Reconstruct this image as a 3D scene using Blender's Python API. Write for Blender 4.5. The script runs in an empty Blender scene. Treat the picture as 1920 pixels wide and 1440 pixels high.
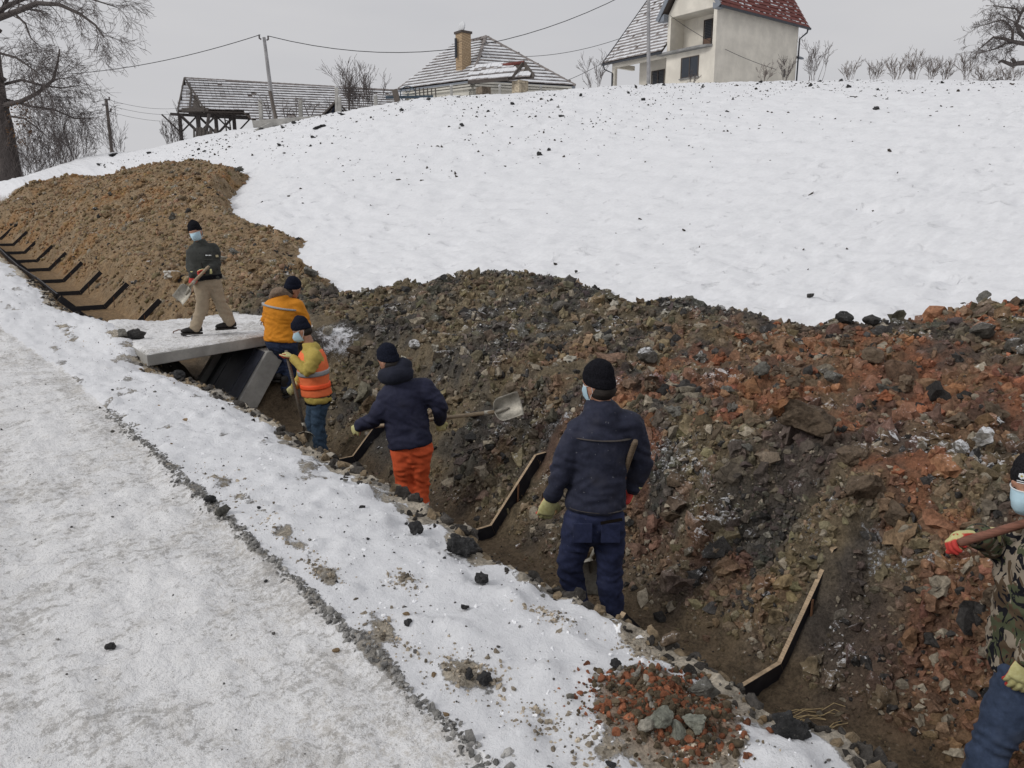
import bpy, bmesh, math, random
import numpy as np
from mathutils import Vector, Matrix
random.seed(7); RNG = np.random.default_rng(11)
R = math.radians
scene = bpy.context.scene
COL = scene.collection

# ---------------------------------------------------------------- camera, sky, light
# world axes: Y runs along the ditch and road, X across it uphill, z = 0 is the road surface
CAM_H, PITCH, YAW, FPX = 1.65, R(12.5), R(38.0), 1443.0
cam_d = bpy.data.cameras.new('camera'); cam = bpy.data.objects.new('camera', cam_d); COL.objects.link(cam)
cam.location = (0, 0, CAM_H); cam.rotation_euler = (R(90) - PITCH, 0, -YAW)
cam_d.sensor_width = 36.0; cam_d.lens = 36.0 * FPX / 1920.0
cam_d.clip_start = 0.05; cam_d.clip_end = 3000
scene.camera = cam
scene.render.resolution_x, scene.render.resolution_y = 1024, 768
scene.view_settings.view_transform = 'Standard'; scene.view_settings.look = 'None'
scene.view_settings.exposure = 0.0; scene.view_settings.gamma = 1.0
scene.cycles.use_denoising = True
scene.cycles.max_bounces = 5

SUN_EL, SUN_AZ = R(36), R(-78)      # veiled sun, high, from over the road side
world = bpy.data.worlds.new('World'); scene.world = world; world.use_nodes = True
wn = world.node_tree.nodes; wl = world.node_tree.links; wn.clear()
w_out = wn.new('ShaderNodeOutputWorld'); w_bg = wn.new('ShaderNodeBackground'); w_bg.inputs['Strength'].default_value = 0.1
sky = wn.new('ShaderNodeTexSky'); sky.sky_type = 'NISHITA'; sky.sun_disc = False
sky.sun_elevation = SUN_EL; sky.sun_rotation = SUN_AZ; sky.dust_density = 4.0; sky.air_density = 1.5
hs = wn.new('ShaderNodeHueSaturation'); hs.inputs['Saturation'].default_value = 0.12
wl.new(sky.outputs[0], hs.inputs['Color'])
# overcast: an even grey cloud sheet with soft streaks hides most of the clear sky behind it
tc = wn.new('ShaderNodeTexCoord'); mp = wn.new('ShaderNodeMapping'); mp.inputs['Scale'].default_value = (1.2, 1.2, 6.0)
cn = wn.new('ShaderNodeTexNoise'); cn.inputs['Scale'].default_value = 1.6; cn.inputs['Detail'].default_value = 4
wl.new(tc.outputs['Generated'], mp.inputs[0]); wl.new(mp.outputs[0], cn.inputs['Vector'])
cr = wn.new('ShaderNodeValToRGB')
cr.color_ramp.elements[0].position = 0.25; cr.color_ramp.elements[0].color = (5.55, 5.58, 5.85, 1)
cr.color_ramp.elements[1].position = 0.75; cr.color_ramp.elements[1].color = (6.55, 6.50, 6.62, 1)
wl.new(cn.outputs[0], cr.inputs[0])
mx = wn.new('ShaderNodeMix'); mx.data_type = 'RGBA'; mx.inputs[0].default_value = 0.93
wl.new(hs.outputs[0], mx.inputs[6]); wl.new(cr.outputs[0], mx.inputs[7])
wl.new(mx.outputs[2], w_bg.inputs['Color']); wl.new(w_bg.outputs[0], w_out.inputs[0])

sun_d = bpy.data.lights.new('sun', 'SUN'); sun_d.energy = 1.25; sun_d.angle = R(18); sun_d.color = (1.0, 0.97, 0.93)
sun = bpy.data.objects.new('sun', sun_d); COL.objects.link(sun)
sun.rotation_euler = Vector((-math.sin(SUN_AZ) * math.cos(SUN_EL), -math.cos(SUN_AZ) * math.cos(SUN_EL), -math.sin(SUN_EL))).to_track_quat('-Z', 'Y').to_euler()

# ---------------------------------------------------------------- helpers
FH = np.array([math.sin(YAW), math.cos(YAW), 0.0]); RT = np.array([math.cos(YAW), -math.sin(YAW), 0.0]); UPV = np.array([0, 0, 1.0])
FW = FH * math.cos(PITCH) - UPV * math.sin(PITCH); UPC = FH * math.sin(PITCH) + UPV * math.cos(PITCH)
CPOS = np.array([0, 0, CAM_H])
def ray(px, py): return FW * FPX + RT * (px - 960) - UPC * (py - 720)
def pt(px, py, d):
    """world point seen at a photo position, d metres ahead of the photographer"""
    r = ray(px, py); return CPOS + r * (d / (r @ FH))

def tag(o, label=None, cat=None, group=None, kind=None):
    if label: o['label'] = label
    if cat: o['category'] = cat
    if group: o['group'] = group
    if kind: o['kind'] = kind
    return o
def empty(name, loc=(0, 0, 0), rz=0.0):
    o = bpy.data.objects.new(name, None); COL.objects.link(o); o.location = loc; o.rotation_euler = (0, 0, rz)
    o.empty_display_size = 0.1
    return o
def mesh_obj(name, me, material=None, parent=None, smooth=False):
    o = bpy.data.objects.new(name, me); COL.objects.link(o)
    if material is not None and not me.materials: me.materials.append(material)
    if parent is not None: o.parent = parent
    if smooth: me.shade_smooth()
    return o
def np_mesh(name, V, F, smooth=False):
    """V (n,3) array, F (m,k) array of equal-sided faces"""
    me = bpy.data.meshes.new(name); V = np.ascontiguousarray(V, dtype=np.float32); F = np.ascontiguousarray(F, dtype=np.int32)
    me.vertices.add(len(V)); me.vertices.foreach_set('co', V.ravel())
    n, k = F.shape; me.loops.add(n * k); me.loops.foreach_set('vertex_index', F.ravel())
    me.polygons.add(n); me.polygons.foreach_set('loop_start', np.arange(0, n * k, k, dtype=np.int32))
    me.polygons.foreach_set('use_smooth', np.full(n, smooth, dtype=bool))
    me.update(calc_edges=True); return me
def f_attr(me, name, vals):
    a = me.attributes.new(name, 'FLOAT', 'POINT'); a.data.foreach_set('value', np.ascontiguousarray(vals, dtype=np.float32))
def c_attr(me, name, rgb):
    n = len(rgb); v = np.ones((n, 4), dtype=np.float32); v[:, :3] = rgb
    a = me.attributes.new(name, 'FLOAT_COLOR', 'POINT'); a.data.foreach_set('color', v.ravel())

class MB:
    """collects boxes, bars and prisms into one mesh"""
    def __init__(s): s.v = []; s.f = []
    def quad(s, *p):
        i = len(s.v); s.v += [tuple(q) for q in p]; s.f.append(tuple(range(i, i + len(p)))); return s
    def hexa(s, P):
        i = len(s.v); s.v += [tuple(q) for q in P]
        for q in ((3, 2, 1, 0), (4, 5, 6, 7), (0, 1, 5, 4), (1, 2, 6, 5), (2, 3, 7, 6), (3, 0, 4, 7)): s.f.append(tuple(i + k for k in q))
        return s
    def box(s, a, b):
        x0, y0, z0 = a; x1, y1, z1 = b
        return s.hexa([(x0, y0, z0), (x1, y0, z0), (x1, y1, z0), (x0, y1, z0), (x0, y0, z1), (x1, y0, z1), (x1, y1, z1), (x0, y1, z1)])
    def bar(s, a, b, w, h=None, up=(0, 0, 1)):
        a = Vector(a); b = Vector(b); d = (b - a).normalized(); h = h or w
        u = Vector(up); x = d.cross(u)
        if x.length < 1e-4: x = d.cross(Vector((1, 0, 0)))
        x.normalize(); z = x.cross(d).normalized(); x *= w / 2; z *= h / 2
        return s.hexa([a - x - z, a + x - z, a + x + z, a - x + z, b - x - z, b + x - z, b + x + z, b - x + z])
    def prism(s, pts, off):
        """polygon pts (any plane) extruded by vector off"""
        i = len(s.v); n = len(pts); off = Vector(off); P = [Vector(p) for p in pts]
        s.v += [tuple(p) for p in P] + [tuple(p + off) for p in P]
        s.f.append(tuple(i + k for k in range(n))[::-1]); s.f.append(tuple(i + n + k for k in range(n)))
        for k in range(n): s.f.append((i + k, i + (k + 1) % n, i + n + (k + 1) % n, i + n + k))
        return s
    def tube(s, pts, rad, n=6, cap=True):
        pts = [Vector(p) for p in pts]; rad = rad if hasattr(rad, '__len__') else [rad] * len(pts)
        base = len(s.v); prev = None
        for k, p in enumerate(pts):
            d = (pts[min(k + 1, len(pts) - 1)] - pts[max(k - 1, 0)]).normalized()
            if prev is None:
                x = d.cross(Vector((0, 0, 1)))
                if x.length < 1e-3: x = d.cross(Vector((1, 0, 0)))
            else: x = prev - d * prev.dot(d)
            x.normalize(); y = d.cross(x); prev = x
            for j in range(n):
                a = 2 * math.pi * j / n; s.v.append(tuple(p + (x * math.cos(a) + y * math.sin(a)) * rad[k]))
        for k in range(len(pts) - 1):
            for j in range(n):
                a = base + k * n + j; b = base + k * n + (j + 1) % n; s.f.append((a, b, b + n, a + n))
        if cap:
            s.f.append(tuple(base + j for j in range(n))[::-1]); s.f.append(tuple(base + (len(pts) - 1) * n + j for j in range(n)))
        return s
    def mesh(s, name):
        me = bpy.data.meshes.new(name); me.from_pydata(s.v, [], s.f); me.update()
        bm = bmesh.new(); bm.from_mesh(me); bmesh.ops.recalc_face_normals(bm, faces=bm.faces); bm.to_mesh(me); bm.free(); return me
    def build(s, name, material, parent=None, smooth=False, bevel=0.0):
        o = mesh_obj(name, s.mesh(name), material, parent, smooth)
        if bevel:
            m = o.modifiers.new('bevel', 'BEVEL'); m.width = bevel; m.segments = 2; m.limit_method = 'ANGLE'
        return o

# ---------------------------------------------------------------- noise on arrays
def _hash(ix, iy, seed):
    h = (ix.astype(np.int64) * 374761393 + iy.astype(np.int64) * 668265263 + seed * 1442695041) & 0xffffffff
    h = ((h ^ (h >> 13)) * 1274126177) & 0xffffffff
    return (h ^ (h >> 16)) & 0xffffffff
def vnoise(x, y, seed=0):
    x = np.asarray(x, float); y = np.asarray(y, float)
    ix = np.floor(x); iy = np.floor(y); fx = x - ix; fy = y - iy
    u = fx * fx * fx * (fx * (fx * 6 - 15) + 10); v = fy * fy * fy * (fy * (fy * 6 - 15) + 10)
    def g(a, b, dx, dy):
        an = _hash(a, b, seed) * (2 * np.pi / 4294967296.0); return np.cos(an) * dx + np.sin(an) * dy
    n00 = g(ix, iy, fx, fy); n10 = g(ix + 1, iy, fx - 1, fy); n01 = g(ix, iy + 1, fx, fy - 1); n11 = g(ix + 1, iy + 1, fx - 1, fy - 1)
    a = n00 + u * (n10 - n00); b = n01 + u * (n11 - n01)
    return (a + v * (b - a)) * 1.4
def fbm(x, y, seed=0, octv=4, gain=0.5):
    t = 0.0; a = 1.0; s = 1.0
    for k in range(octv):
        t = t + a * vnoise(x * s, y * s, seed + 17 * k); a *= gain; s *= 2.03
    return t
def sstep(a, b, x):
    t = np.clip((x - a) / (b - a), 0, 1); return t * t * (3 - 2 * t)

# ---------------------------------------------------------------- materials
def new_mat(name):
    m = bpy.data.materials.new(name); m.use_nodes = True; nt = m.node_tree
    b = nt.nodes['Principled BSDF']; return m, nt, b
def nd(nt, typ, **kw):
    n = nt.nodes.new(typ)
    for k, v in kw.items():
        if k in n.inputs.keys() if isinstance(k, str) and not hasattr(n, k) else False: n.inputs[k].default_value = v
        else: setattr(n, k, v)
    return n
def noise(nt, scale, detail=4, rough=0.55, vec=None, dist=0.0):
    n = nt.nodes.new('ShaderNodeTexNoise'); n.inputs['Scale'].default_value = scale; n.inputs['Detail'].default_value = detail
    n.inputs['Roughness'].default_value = rough; n.inputs['Distortion'].default_value = dist
    if vec is None: vec = obj_coord(nt)
    nt.links.new(vec, n.inputs['Vector']); return n.outputs[0]
def obj_coord(nt):
    for n in nt.nodes:
        if n.type == 'TEX_COORD': return n.outputs['Object']
    return nt.nodes.new('ShaderNodeTexCoord').outputs['Object']
def scaled(nt, sc, rot=(0, 0, 0)):
    m = nt.nodes.new('ShaderNodeMapping'); m.inputs['Scale'].default_value = sc; m.inputs['Rotation'].default_value = rot
    nt.links.new(obj_coord(nt), m.inputs[0]); return m.outputs[0]
def setin(nt, sock, v):
    if hasattr(v, 'is_output'): nt.links.new(v, sock)
    else:
        if sock.type == 'RGBA' and len(v) == 3: v = (*v, 1)
        sock.default_value = v
def mix(nt, fac, a, b, blend='MIX'):
    n = nt.nodes.new('ShaderNodeMix'); n.data_type = 'RGBA'; n.blend_type = blend
    setin(nt, n.inputs[0], fac); setin(nt, n.inputs[6], a); setin(nt, n.inputs[7], b); return n.outputs[2]
def mth(nt, op, a, b=0.0, c=None, clamp=False):
    n = nt.nodes.new('ShaderNodeMath'); n.operation = op; n.use_clamp = clamp
    setin(nt, n.inputs[0], a); setin(nt, n.inputs[1], b)
    if c is not None: setin(nt, n.inputs[2], c)
    return n.outputs[0]
def ramp(nt, fac, a, b):
    """linear 0..1 between a and b"""
    n = nt.nodes.new('ShaderNodeMapRange'); n.inputs['From Min'].default_value = a; n.inputs['From Max'].default_value = b
    n.interpolation_type = 'SMOOTHSTEP'; setin(nt, n.inputs['Value'], fac); return n.outputs[0]
def bump(nt, b, h, strength=0.5, dist=0.01):
    n = nt.nodes.new('ShaderNodeBump'); n.inputs['Strength'].default_value = strength; n.inputs['Distance'].default_value = dist
    nt.links.new(h, n.inputs['Height']); nt.links.new(n.outputs[0], b.inputs['Normal']); return n
def attr(nt, name, out=2):
    n = nt.nodes.new('ShaderNodeAttribute'); n.attribute_name = name; return n.outputs[out] if out == 2 else n.outputs[0]
def simple(name, col, rough=0.7, var=0.25, scale=8.0, bmp=0.0, bscale=40.0, metal=0.0, bdist=0.004, stretch=None, spec=0.3):
    m, nt, b = new_mat(name); vec = scaled(nt, stretch) if stretch else None
    n1 = noise(nt, scale, 5, 0.6, vec); n2 = noise(nt, scale * 7, 3, 0.6, vec)
    f = mth(nt, 'ADD', mth(nt, 'MULTIPLY', n1, 0.65), mth(nt, 'MULTIPLY', n2, 0.35))
    lo = tuple(c * (1 - var) for c in col); hi = tuple(min(1, c * (1 + var)) for c in col)
    nt.links.new(mix(nt, ramp(nt, f, 0.3, 0.7), lo, hi), b.inputs['Base Color'])
    b.inputs['Roughness'].default_value = rough; b.inputs['Metallic'].default_value = metal; b.inputs['Specular IOR Level'].default_value = spec
    if bmp: bump(nt, b, noise(nt, bscale, 4, 0.6, vec), bmp, bdist)
    return m
# ---------------------------------------------------------------- the lie of the land
def lut(Y, pts):
    p = np.array(pts, float); return np.interp(Y, p[:, 0], p[:, 1])
def zroad(Y): return lut(Y, [(-50, 0), (7, 0), (10, .0), (12, .12), (13, .2), (15.6, .36), (21, .58), (29, .95), (37, 1.45), (60, 2.6), (120, 4), (400, 6)])
def zfloor(Y): return lut(Y, [(-50, -1.05), (3, -1.05), (5, -1.10), (8.6, -1.12), (9.7, -.80), (11, -.75), (13, -.62), (15.6, -.47), (18.3, -.35), (21, -.26), (23.7, -.16), (26.4, -.01), (29.1, .11), (31.8, .27), (34.5, .46), (37.2, .62), (45, 1.1), (60, 1.8), (120, 3)])
def ditch_cx(Y): return lut(Y, [(-50, 0), (9.5, 0), (13, -.35), (34, -.32), (37, -.5), (45, -1.6), (60, -5.5), (120, -26)])
CREST = [(1990, 168.0, 42), (1900, 155.2, 43), (1700, 151.2, 44), (1500, 154.0, 45), (1300, 160.4, 45), (1100, 168.6, 42), (950, 178.0, 38), (800, 185.2, 37), (700, 201.0, 38), (620, 216.8, 40), (520, 236.8, 42), (430, 246.0, 44), (300, 283.0, 46), (180, 290.2, 46), (90, 318.0, 42), (20, 350.8, 36), (-120, 354.4, 34)]
_cp = []
for _y in (-25, -8, -2, 3, 8, 13, 20, 28, 38, 50, 70): _cp.append((4.7 + ditch_cx(_y), _y, zroad(_y)))
_cp += [(8.2, 3.8, .42), (8.0, 6.4, .5), (7.6, 9.4, .58), (7.5, 16, .95), (8.3, -1, .45), (8.6, -8, .5), (8.6, 26, 2.5), (6.6, 33, 2.6), (6.3, 22, 1.45)]
for _px, _py, _d in CREST:
    q = pt(_px, _py, _d); _cp.append(tuple(q))
    q2 = pt(_px, _py, _d + 14); drop = 0.15 if _px > 700 else 0.5
    zz = q[2] - drop if _px <= 1000 else pt(_px, _py + 14, _d + 14)[2]
    _cp.append((q2[0], q2[1], zz)); q3 = pt(_px, _py, _d + 60); _cp.append((q3[0], q3[1], zz - drop * 3))
_cp += [(60, -20, 9.5), (30, -20, 5.2), (14, -20, 1.9), (60, 0, 10.0), (110, 0, 10), (110, -40, 9), (26, 2, 4.4), (18, 8, 2.95), (16, 18, 3.3)]
_cp = np.array(_cp)
def _tps(r2): return np.where(r2 > 1e-9, r2 * np.log(np.maximum(r2, 1e-9)), 0.0)
_n = len(_cp); _d2 = ((_cp[:, None, :2] - _cp[None, :, :2]) ** 2).sum(-1)
_A = np.zeros((_n + 3, _n + 3)); _A[:_n, :_n] = _tps(_d2) + np.eye(_n) * 1.5
_A[:_n, _n] = 1; _A[:_n, _n + 1:] = _cp[:, :2]; _A[_n, :_n] = 1; _A[_n + 1:, :_n] = _cp[:, :2].T
_W = np.linalg.solve(_A, np.concatenate([_cp[:, 2], [0, 0, 0]]))
def hill(X, Y):
    X = np.asarray(X, float); Y = np.asarray(Y, float); sh = X.shape; x = np.clip(X.ravel(), -20, 115); y = np.clip(Y.ravel(), -45, 130); out = np.empty_like(x)
    for s in range(0, len(x), 40000):
        a = x[s:s + 40000]; b = y[s:s + 40000]
        r2 = (a[:, None] - _cp[None, :, 0]) ** 2 + (b[:, None] - _cp[None, :, 1]) ** 2
        out[s:s + 40000] = _tps(r2) @ _W[:_n] + _W[_n] + _W[_n + 1] * a + _W[_n + 2] * b
    return out.reshape(sh)

# outer edge of the dug-out spoil on the hillside, in plan
SPOIL = [(2.2, 42.98), (2.53, 40.98), (3.79, 41.77), (6.73, 42.71), (8.5, 38.03), (8.56, 32.27), (9.45, 31.19), (9.61, 28.15), (9.34, 26.14), (7.84, 23.63), (7.18, 21.29), (7.24, 18.52), (7.34, 17.04), (6.6, 15.97), (5.94, 13.28), (5.67, 11.66), (5.82, 11.21), (6.4, 11.02), (7.19, 10.32), (7.79, 9.7), (7.96, 8.62), (7.79, 7.67), (7.5, 6.88), (7.89, 6.78), (7.99, 6.42), (7.8, 5.61), (7.77, 5.15), (7.61, 4.64), (8.09, 4.54), (8.17, 4.22), (7.92, 3.91), (8.22, 3.78), (8.83, 3.74), (9.08, 3.41), (9.42, 3.13), (9.59, 2.79), (8.4, -1.5), (8.2, -9), (2.2, -9)]
_sp = np.array(SPOIL)
def spoil_sd(X, Y):
    """signed distance to the spoil's outer edge in plan, positive on the spoil"""
    X = np.asarray(X, float); Y = np.asarray(Y, float); sh = X.shape; x = X.ravel(); y = Y.ravel()
    best = np.full(len(x), 1e9); inside = np.zeros(len(x), bool); n = len(_sp)
    near = (x > -2) & (x < 20) & (y > -15) & (y < 75)
    xs = x[near]; ys = y[near]; b2 = np.full(len(xs), 1e9); ins = np.zeros(len(xs), bool)
    for k in range(n):
        ax, ay = _sp[k]; bx, by = _sp[(k + 1) % n]; dx, dy = bx - ax, by - ay
        t = np.clip(((xs - ax) * dx + (ys - ay) * dy) / (dx * dx + dy * dy + 1e-12), 0, 1)
        b2 = np.minimum(b2, (xs - ax - t * dx) ** 2 + (ys - ay - t * dy) ** 2)
        if abs(dy) > 1e-12: ins ^= ((ay > ys) != (by > ys)) & (xs < dx * (ys - ay) / dy + ax)
    best[near] = np.sqrt(b2); inside[near] = ins
    return np.where(inside, best, -best).reshape(sh)
def lip_x(Y): return 2.2 - .16 * np.exp(-((Y - 9.0) / .8) ** 2) + ditch_cx(Y) + .36 * np.exp(-((Y - 11.5) / 1.5) ** 4) + .10 * fbm(Y * .8, Y * 0 + 3.3, 5, 3) + .05 * vnoise(Y * 4.1, Y * 0 + 9.7, 6)
def heap(X, Y):
    b = lambda x, y, h, r: h * np.exp(-((X - x) ** 2 + ((Y - y) / 1.3) ** 2) / (2 * r * r))
    return b(7.2, 9.2, .10, 1.0) + b(6.6, 5.9, .08, .9) + b(7.4, 3.2, .10, .8) + b(7.9, 1.4, .2, .9) + b(7.9, 24, .5, 1.6) + b(5.8, 31, .35, 2.0) + b(5.9, 13.3, .15, .8)
def surf(X, Y, fine=True, full=False):
    X = np.asarray(X, float); Y = np.asarray(Y, float)
    zr = zroad(Y); cx = ditch_cx(Y); lip = lip_x(Y); sd = spoil_sd(X, Y) + .10 * fbm(X * 2.2, Y * 2.2, 31, 3) + .05 * vnoise(X * 7, Y * 7, 33)
    wh = sstep(4.0, 6.2, X - cx); g = zr * (1 - wh) + hill(X, Y) * wh
    sp = sstep(-.02, .55, sd) * sstep(3.6, 5.2, X - cx)
    rough = .5 * fbm(X * .9, Y * .9, 41, 3) + .40 * fbm(X * 3.1, Y * 3.1, 43, 4, .6) + .20 * fbm(X * 10, Y * 10, 45, 2)
    T = sp * (.13 + .07 * sstep(12, 14, Y) + heap(X, Y) + .17 * rough)
    top = g + T
    # snow cover: soft hummocks on the hill, trodden verge, packed road
    hs_ = 1 - sstep(-.02, .1, sd)
    snow_h = .06 * fbm(X * 1.1, Y * 1.1, 51, 4) + .030 * fbm(X * 4.5, Y * 4.5, 53, 3, .6)
    foot = np.maximum(0, vnoise(X * 2.3 + .6 * vnoise(X, Y, 8), Y * 2.3, 57) - .25) + .7 * np.maximum(0, vnoise(X * 4.1, Y * 4.1, 58) - .32)
    top = top + hs_ * wh * (snow_h - .13 * foot) + hs_ * wh * .03 * (1 - sstep(-.5, 0, sd))
    rd = 1.2 + cx + .035 * vnoise(Y * 1.7, Y * 0, 61) + .02 * vnoise(Y * 6, Y * 0, 62)
    vg = sstep(rd - .03, rd + .1, X) * (1 - wh) * (X < lip + .4)
    mic = .010 * fbm(X * 3, Y * 3, 63, 4, .6) + .009 * fbm(X * 13, Y * 13, 65, 3, .6)
    clump = np.maximum(0, fbm(X * 5, Y * 5, 67, 3, .55) - .10)
    vz = .018 + .026 * fbm(X * 2.2, Y * 2.2, 66, 3) + .045 * clump - .085 * sstep(.34, .0, lip - X)
    rdg = np.exp(-((X - rd) / .055) ** 2) * sstep(1.0, 2.0, Y) * sstep(7.5, 5.0, Y) * (.5 + .5 * vnoise(Y * 2.3, Y * 0 + 4, 68))
    low = (1 - wh)
    vz = vz + .11 * np.exp(-((X - 1.95) / .24) ** 2 - ((Y - 10.9) / 1.15) ** 4) * sstep(2.4, 2.15, X)
    onrd = sstep(rd + .02, rd - .08, X)
    trk = onrd * (.012 * fbm(X * 5, Y * .7, 161, 3) + .016 * fbm(X * 6.5, Y * 5, 163, 4, .6) - .020 * np.maximum(0, vnoise(X * 3.4, Y * 2.6, 165) - .25))
    top = top + low * (mic * (.7 + .6 * vg)) + trk * low + vg * vz + low * .05 * rdg * (.6 + .8 * np.abs(fbm(X * 18, Y * 18, 69, 2)))
    # the ditch
    zf = zfloor(Y) + .025 * fbm(X * 2.5, Y * 2.5, 71, 3) + .012 * fbm(X * 14, Y * 14, 73, 3)
    bn = .16 * fbm(X * 1.6, Y * 1.6, 75, 4, .6) + .05 * fbm(X * 8, Y * 8, 76, 3)
    zl = zr - .02 - (X - lip) * 1.35 + .5 * bn
    zb = zf + (X - (3.74 + cx - .52 * np.exp(-((Y - 10.4) / .8) ** 4))) * 1.12 + bn * sstep(3.6, 4.3, X - cx)
    dz = np.maximum(np.maximum(zl, zf), zb)
    z = np.where(X > lip, np.minimum(dz, top), top)
    z = np.where(X > lip, np.where(dz < top, dz, top), top)
    if full:
        dig = sstep(-.02, .06, top - dz) * (X > lip)
        return z, dict(sd=sd, lip=lip, vg=vg, rdg=rdg, dig=dig, wh=wh, rd=rd, sp=sp, clump=clump, cx=cx, zr=zr)
    return z
def hit(px, py, d0=1.5, d1=80):
    """first point of the ground on the line of sight through a photo position"""
    r = ray(px, py); r = r / (r @ FH); d = np.concatenate([np.arange(d0, 15, .01), np.arange(15, d1, .04)])
    P = CPOS[None] + r[None] * d[:, None]; z = surf(P[:, 0], P[:, 1]); k = np.argmax(P[:, 2] < z)
    if not (P[:, 2] < z).any(): return P[-1]
    return np.array([P[k, 0], P[k, 1], z[k]])
def zat(x, y): return float(surf(np.array([x]), np.array([y]))[0])
# ---------------------------------------------------------------- ground materials
def ground_mat(name, snow_col=(.80, .81, .835), kind='dirt'):
    m, nt, b = new_mat(name)
    tint = attr(nt, 'tint', 0); snowy = attr(nt, 'snowy'); grit = attr(nt, 'grit')
    fine = noise(nt, 55, 6, .7); med = noise(nt, 13, 5, .65); big = noise(nt, 2.5, 4, .6); vf = noise(nt, 190, 3, .7)
    var = mth(nt, 'ADD', mth(nt, 'MULTIPLY', fine, .55), mth(nt, 'MULTIPLY', med, .45))
    vr = mth(nt, 'MULTIPLY_ADD', ramp(nt, var, .30, .72), 1.25, .38)
    cmb = nt.nodes.new('ShaderNodeCombineColor'); [nt.links.new(vr, cmb.inputs[k]) for k in range(3)]
    dirt = mix(nt, 1.0, tint, cmb.outputs[0], 'MULTIPLY')
    # pale and dark crumbs in the earth
    dirt = mix(nt, mth(nt, 'MULTIPLY', ramp(nt, vf, .66, .74), .5), dirt, (.33, .30, .25))
    dirt = mix(nt, mth(nt, 'MULTIPLY', ramp(nt, noise(nt, 33, 4, .6), .62, .72), .6), dirt, (.035, .032, .03))
    # snow with grit pressed into it
    gr1 = ramp(nt, mth(nt, 'ADD', mth(nt, 'MULTIPLY', fine, .5), mth(nt, 'ADD', mth(nt, 'MULTIPLY', med, .35), mth(nt, 'ADD', mth(nt, 'MULTIPLY', grit, .36), mth(nt, 'MULTIPLY', big, .14)))), .74, .88)
    gcol = mix(nt, ramp(nt, big, .35, .65), (.30, .285, .26), (.40, .36, .30))
    sn = mix(nt, mth(nt, 'MULTIPLY', gr1, .55), mix(nt, ramp(nt, med, .3, .7), tuple(c * .93 for c in snow_col), snow_col), gcol)
    sn = mix(nt, mth(nt, 'MULTIPLY', ramp(nt, mth(nt, 'ADD', mth(nt, 'MULTIPLY', vf, .6), mth(nt, 'MULTIPLY', grit, .20)), .57, .64), mth(nt, 'MULTIPLY', grit, .9)), sn, (.22, .21, .19))
    if name == 'packed_road_snow':      # grit and thawed flecks trodden into the packed snow
        pt_ = ramp(nt, noise(nt, 2.2, 4, .6), .36, .66); fl = ramp(nt, mth(nt, 'ADD', mth(nt, 'ADD', mth(nt, 'MULTIPLY', noise(nt, 21, 6, .75), .75), mth(nt, 'MULTIPLY', vf, .25)), mth(nt, 'MULTIPLY', pt_, .10)), .565, .645); fl2 = ramp(nt, mth(nt, 'ADD', noise(nt, 7, 8, .75), mth(nt, 'MULTIPLY', pt_, .12)), .53, .72)
        sn = mix(nt, mth(nt, 'MULTIPLY', fl2, .40), sn, (.50, .475, .44)); sn = mix(nt, mth(nt, 'MULTIPLY', fl, .62), sn, (.30, .285, .265))
    sf = ramp(nt, mth(nt, 'ADD', snowy, mth(nt, 'MULTIPLY', mth(nt, 'SUBTRACT', mth(nt, 'ADD', mth(nt, 'MULTIPLY', fine, .5), mth(nt, 'MULTIPLY', med, .5)), .5), 1.3)), .42, .58)
    nt.links.new(mix(nt, sf, dirt, sn), b.inputs['Base Color'])
    b.inputs['Roughness'].default_value = .85; b.inputs['Specular IOR Level'].default_value = .25
    hgt = mth(nt, 'ADD', mth(nt, 'MULTIPLY', fine, .6), mth(nt, 'ADD', mth(nt, 'MULTIPLY', med, .8), mth(nt, 'MULTIPLY', vf, .25)))
    hgt = mth(nt, 'MULTIPLY', hgt, mth(nt, 'MULTIPLY_ADD', sf, -.62, 1.0))
    if name == 'hill_snow':      # wind pits and old tracks
        pv = scaled(nt, (1.0, 1.0, .6)); pit = ramp(nt, noise(nt, 2.6, 6, .62, pv, .6), .60, .76); pit2 = ramp(nt, noise(nt, 6.5, 5, .6, pv, .4), .62, .78)
        hgt = mth(nt, 'SUBTRACT', hgt, mth(nt, 'ADD', mth(nt, 'MULTIPLY', pit, 1.3), mth(nt, 'MULTIPLY', pit2, .6)))
    if name == 'packed_road_snow':
        hgt = mth(nt, 'ADD', hgt, mth(nt, 'MULTIPLY', noise(nt, 9, 6, .7), 2.2))
    bump(nt, b, hgt, .9, .045 if kind == 'dirt' else .022)
    return m
M_GROUND = ground_mat('earth_and_snow'); M_SNOW = ground_mat('hill_snow', kind='snow'); M_ROAD = ground_mat('packed_road_snow', (.84, .84, .845), 'snow')

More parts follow.
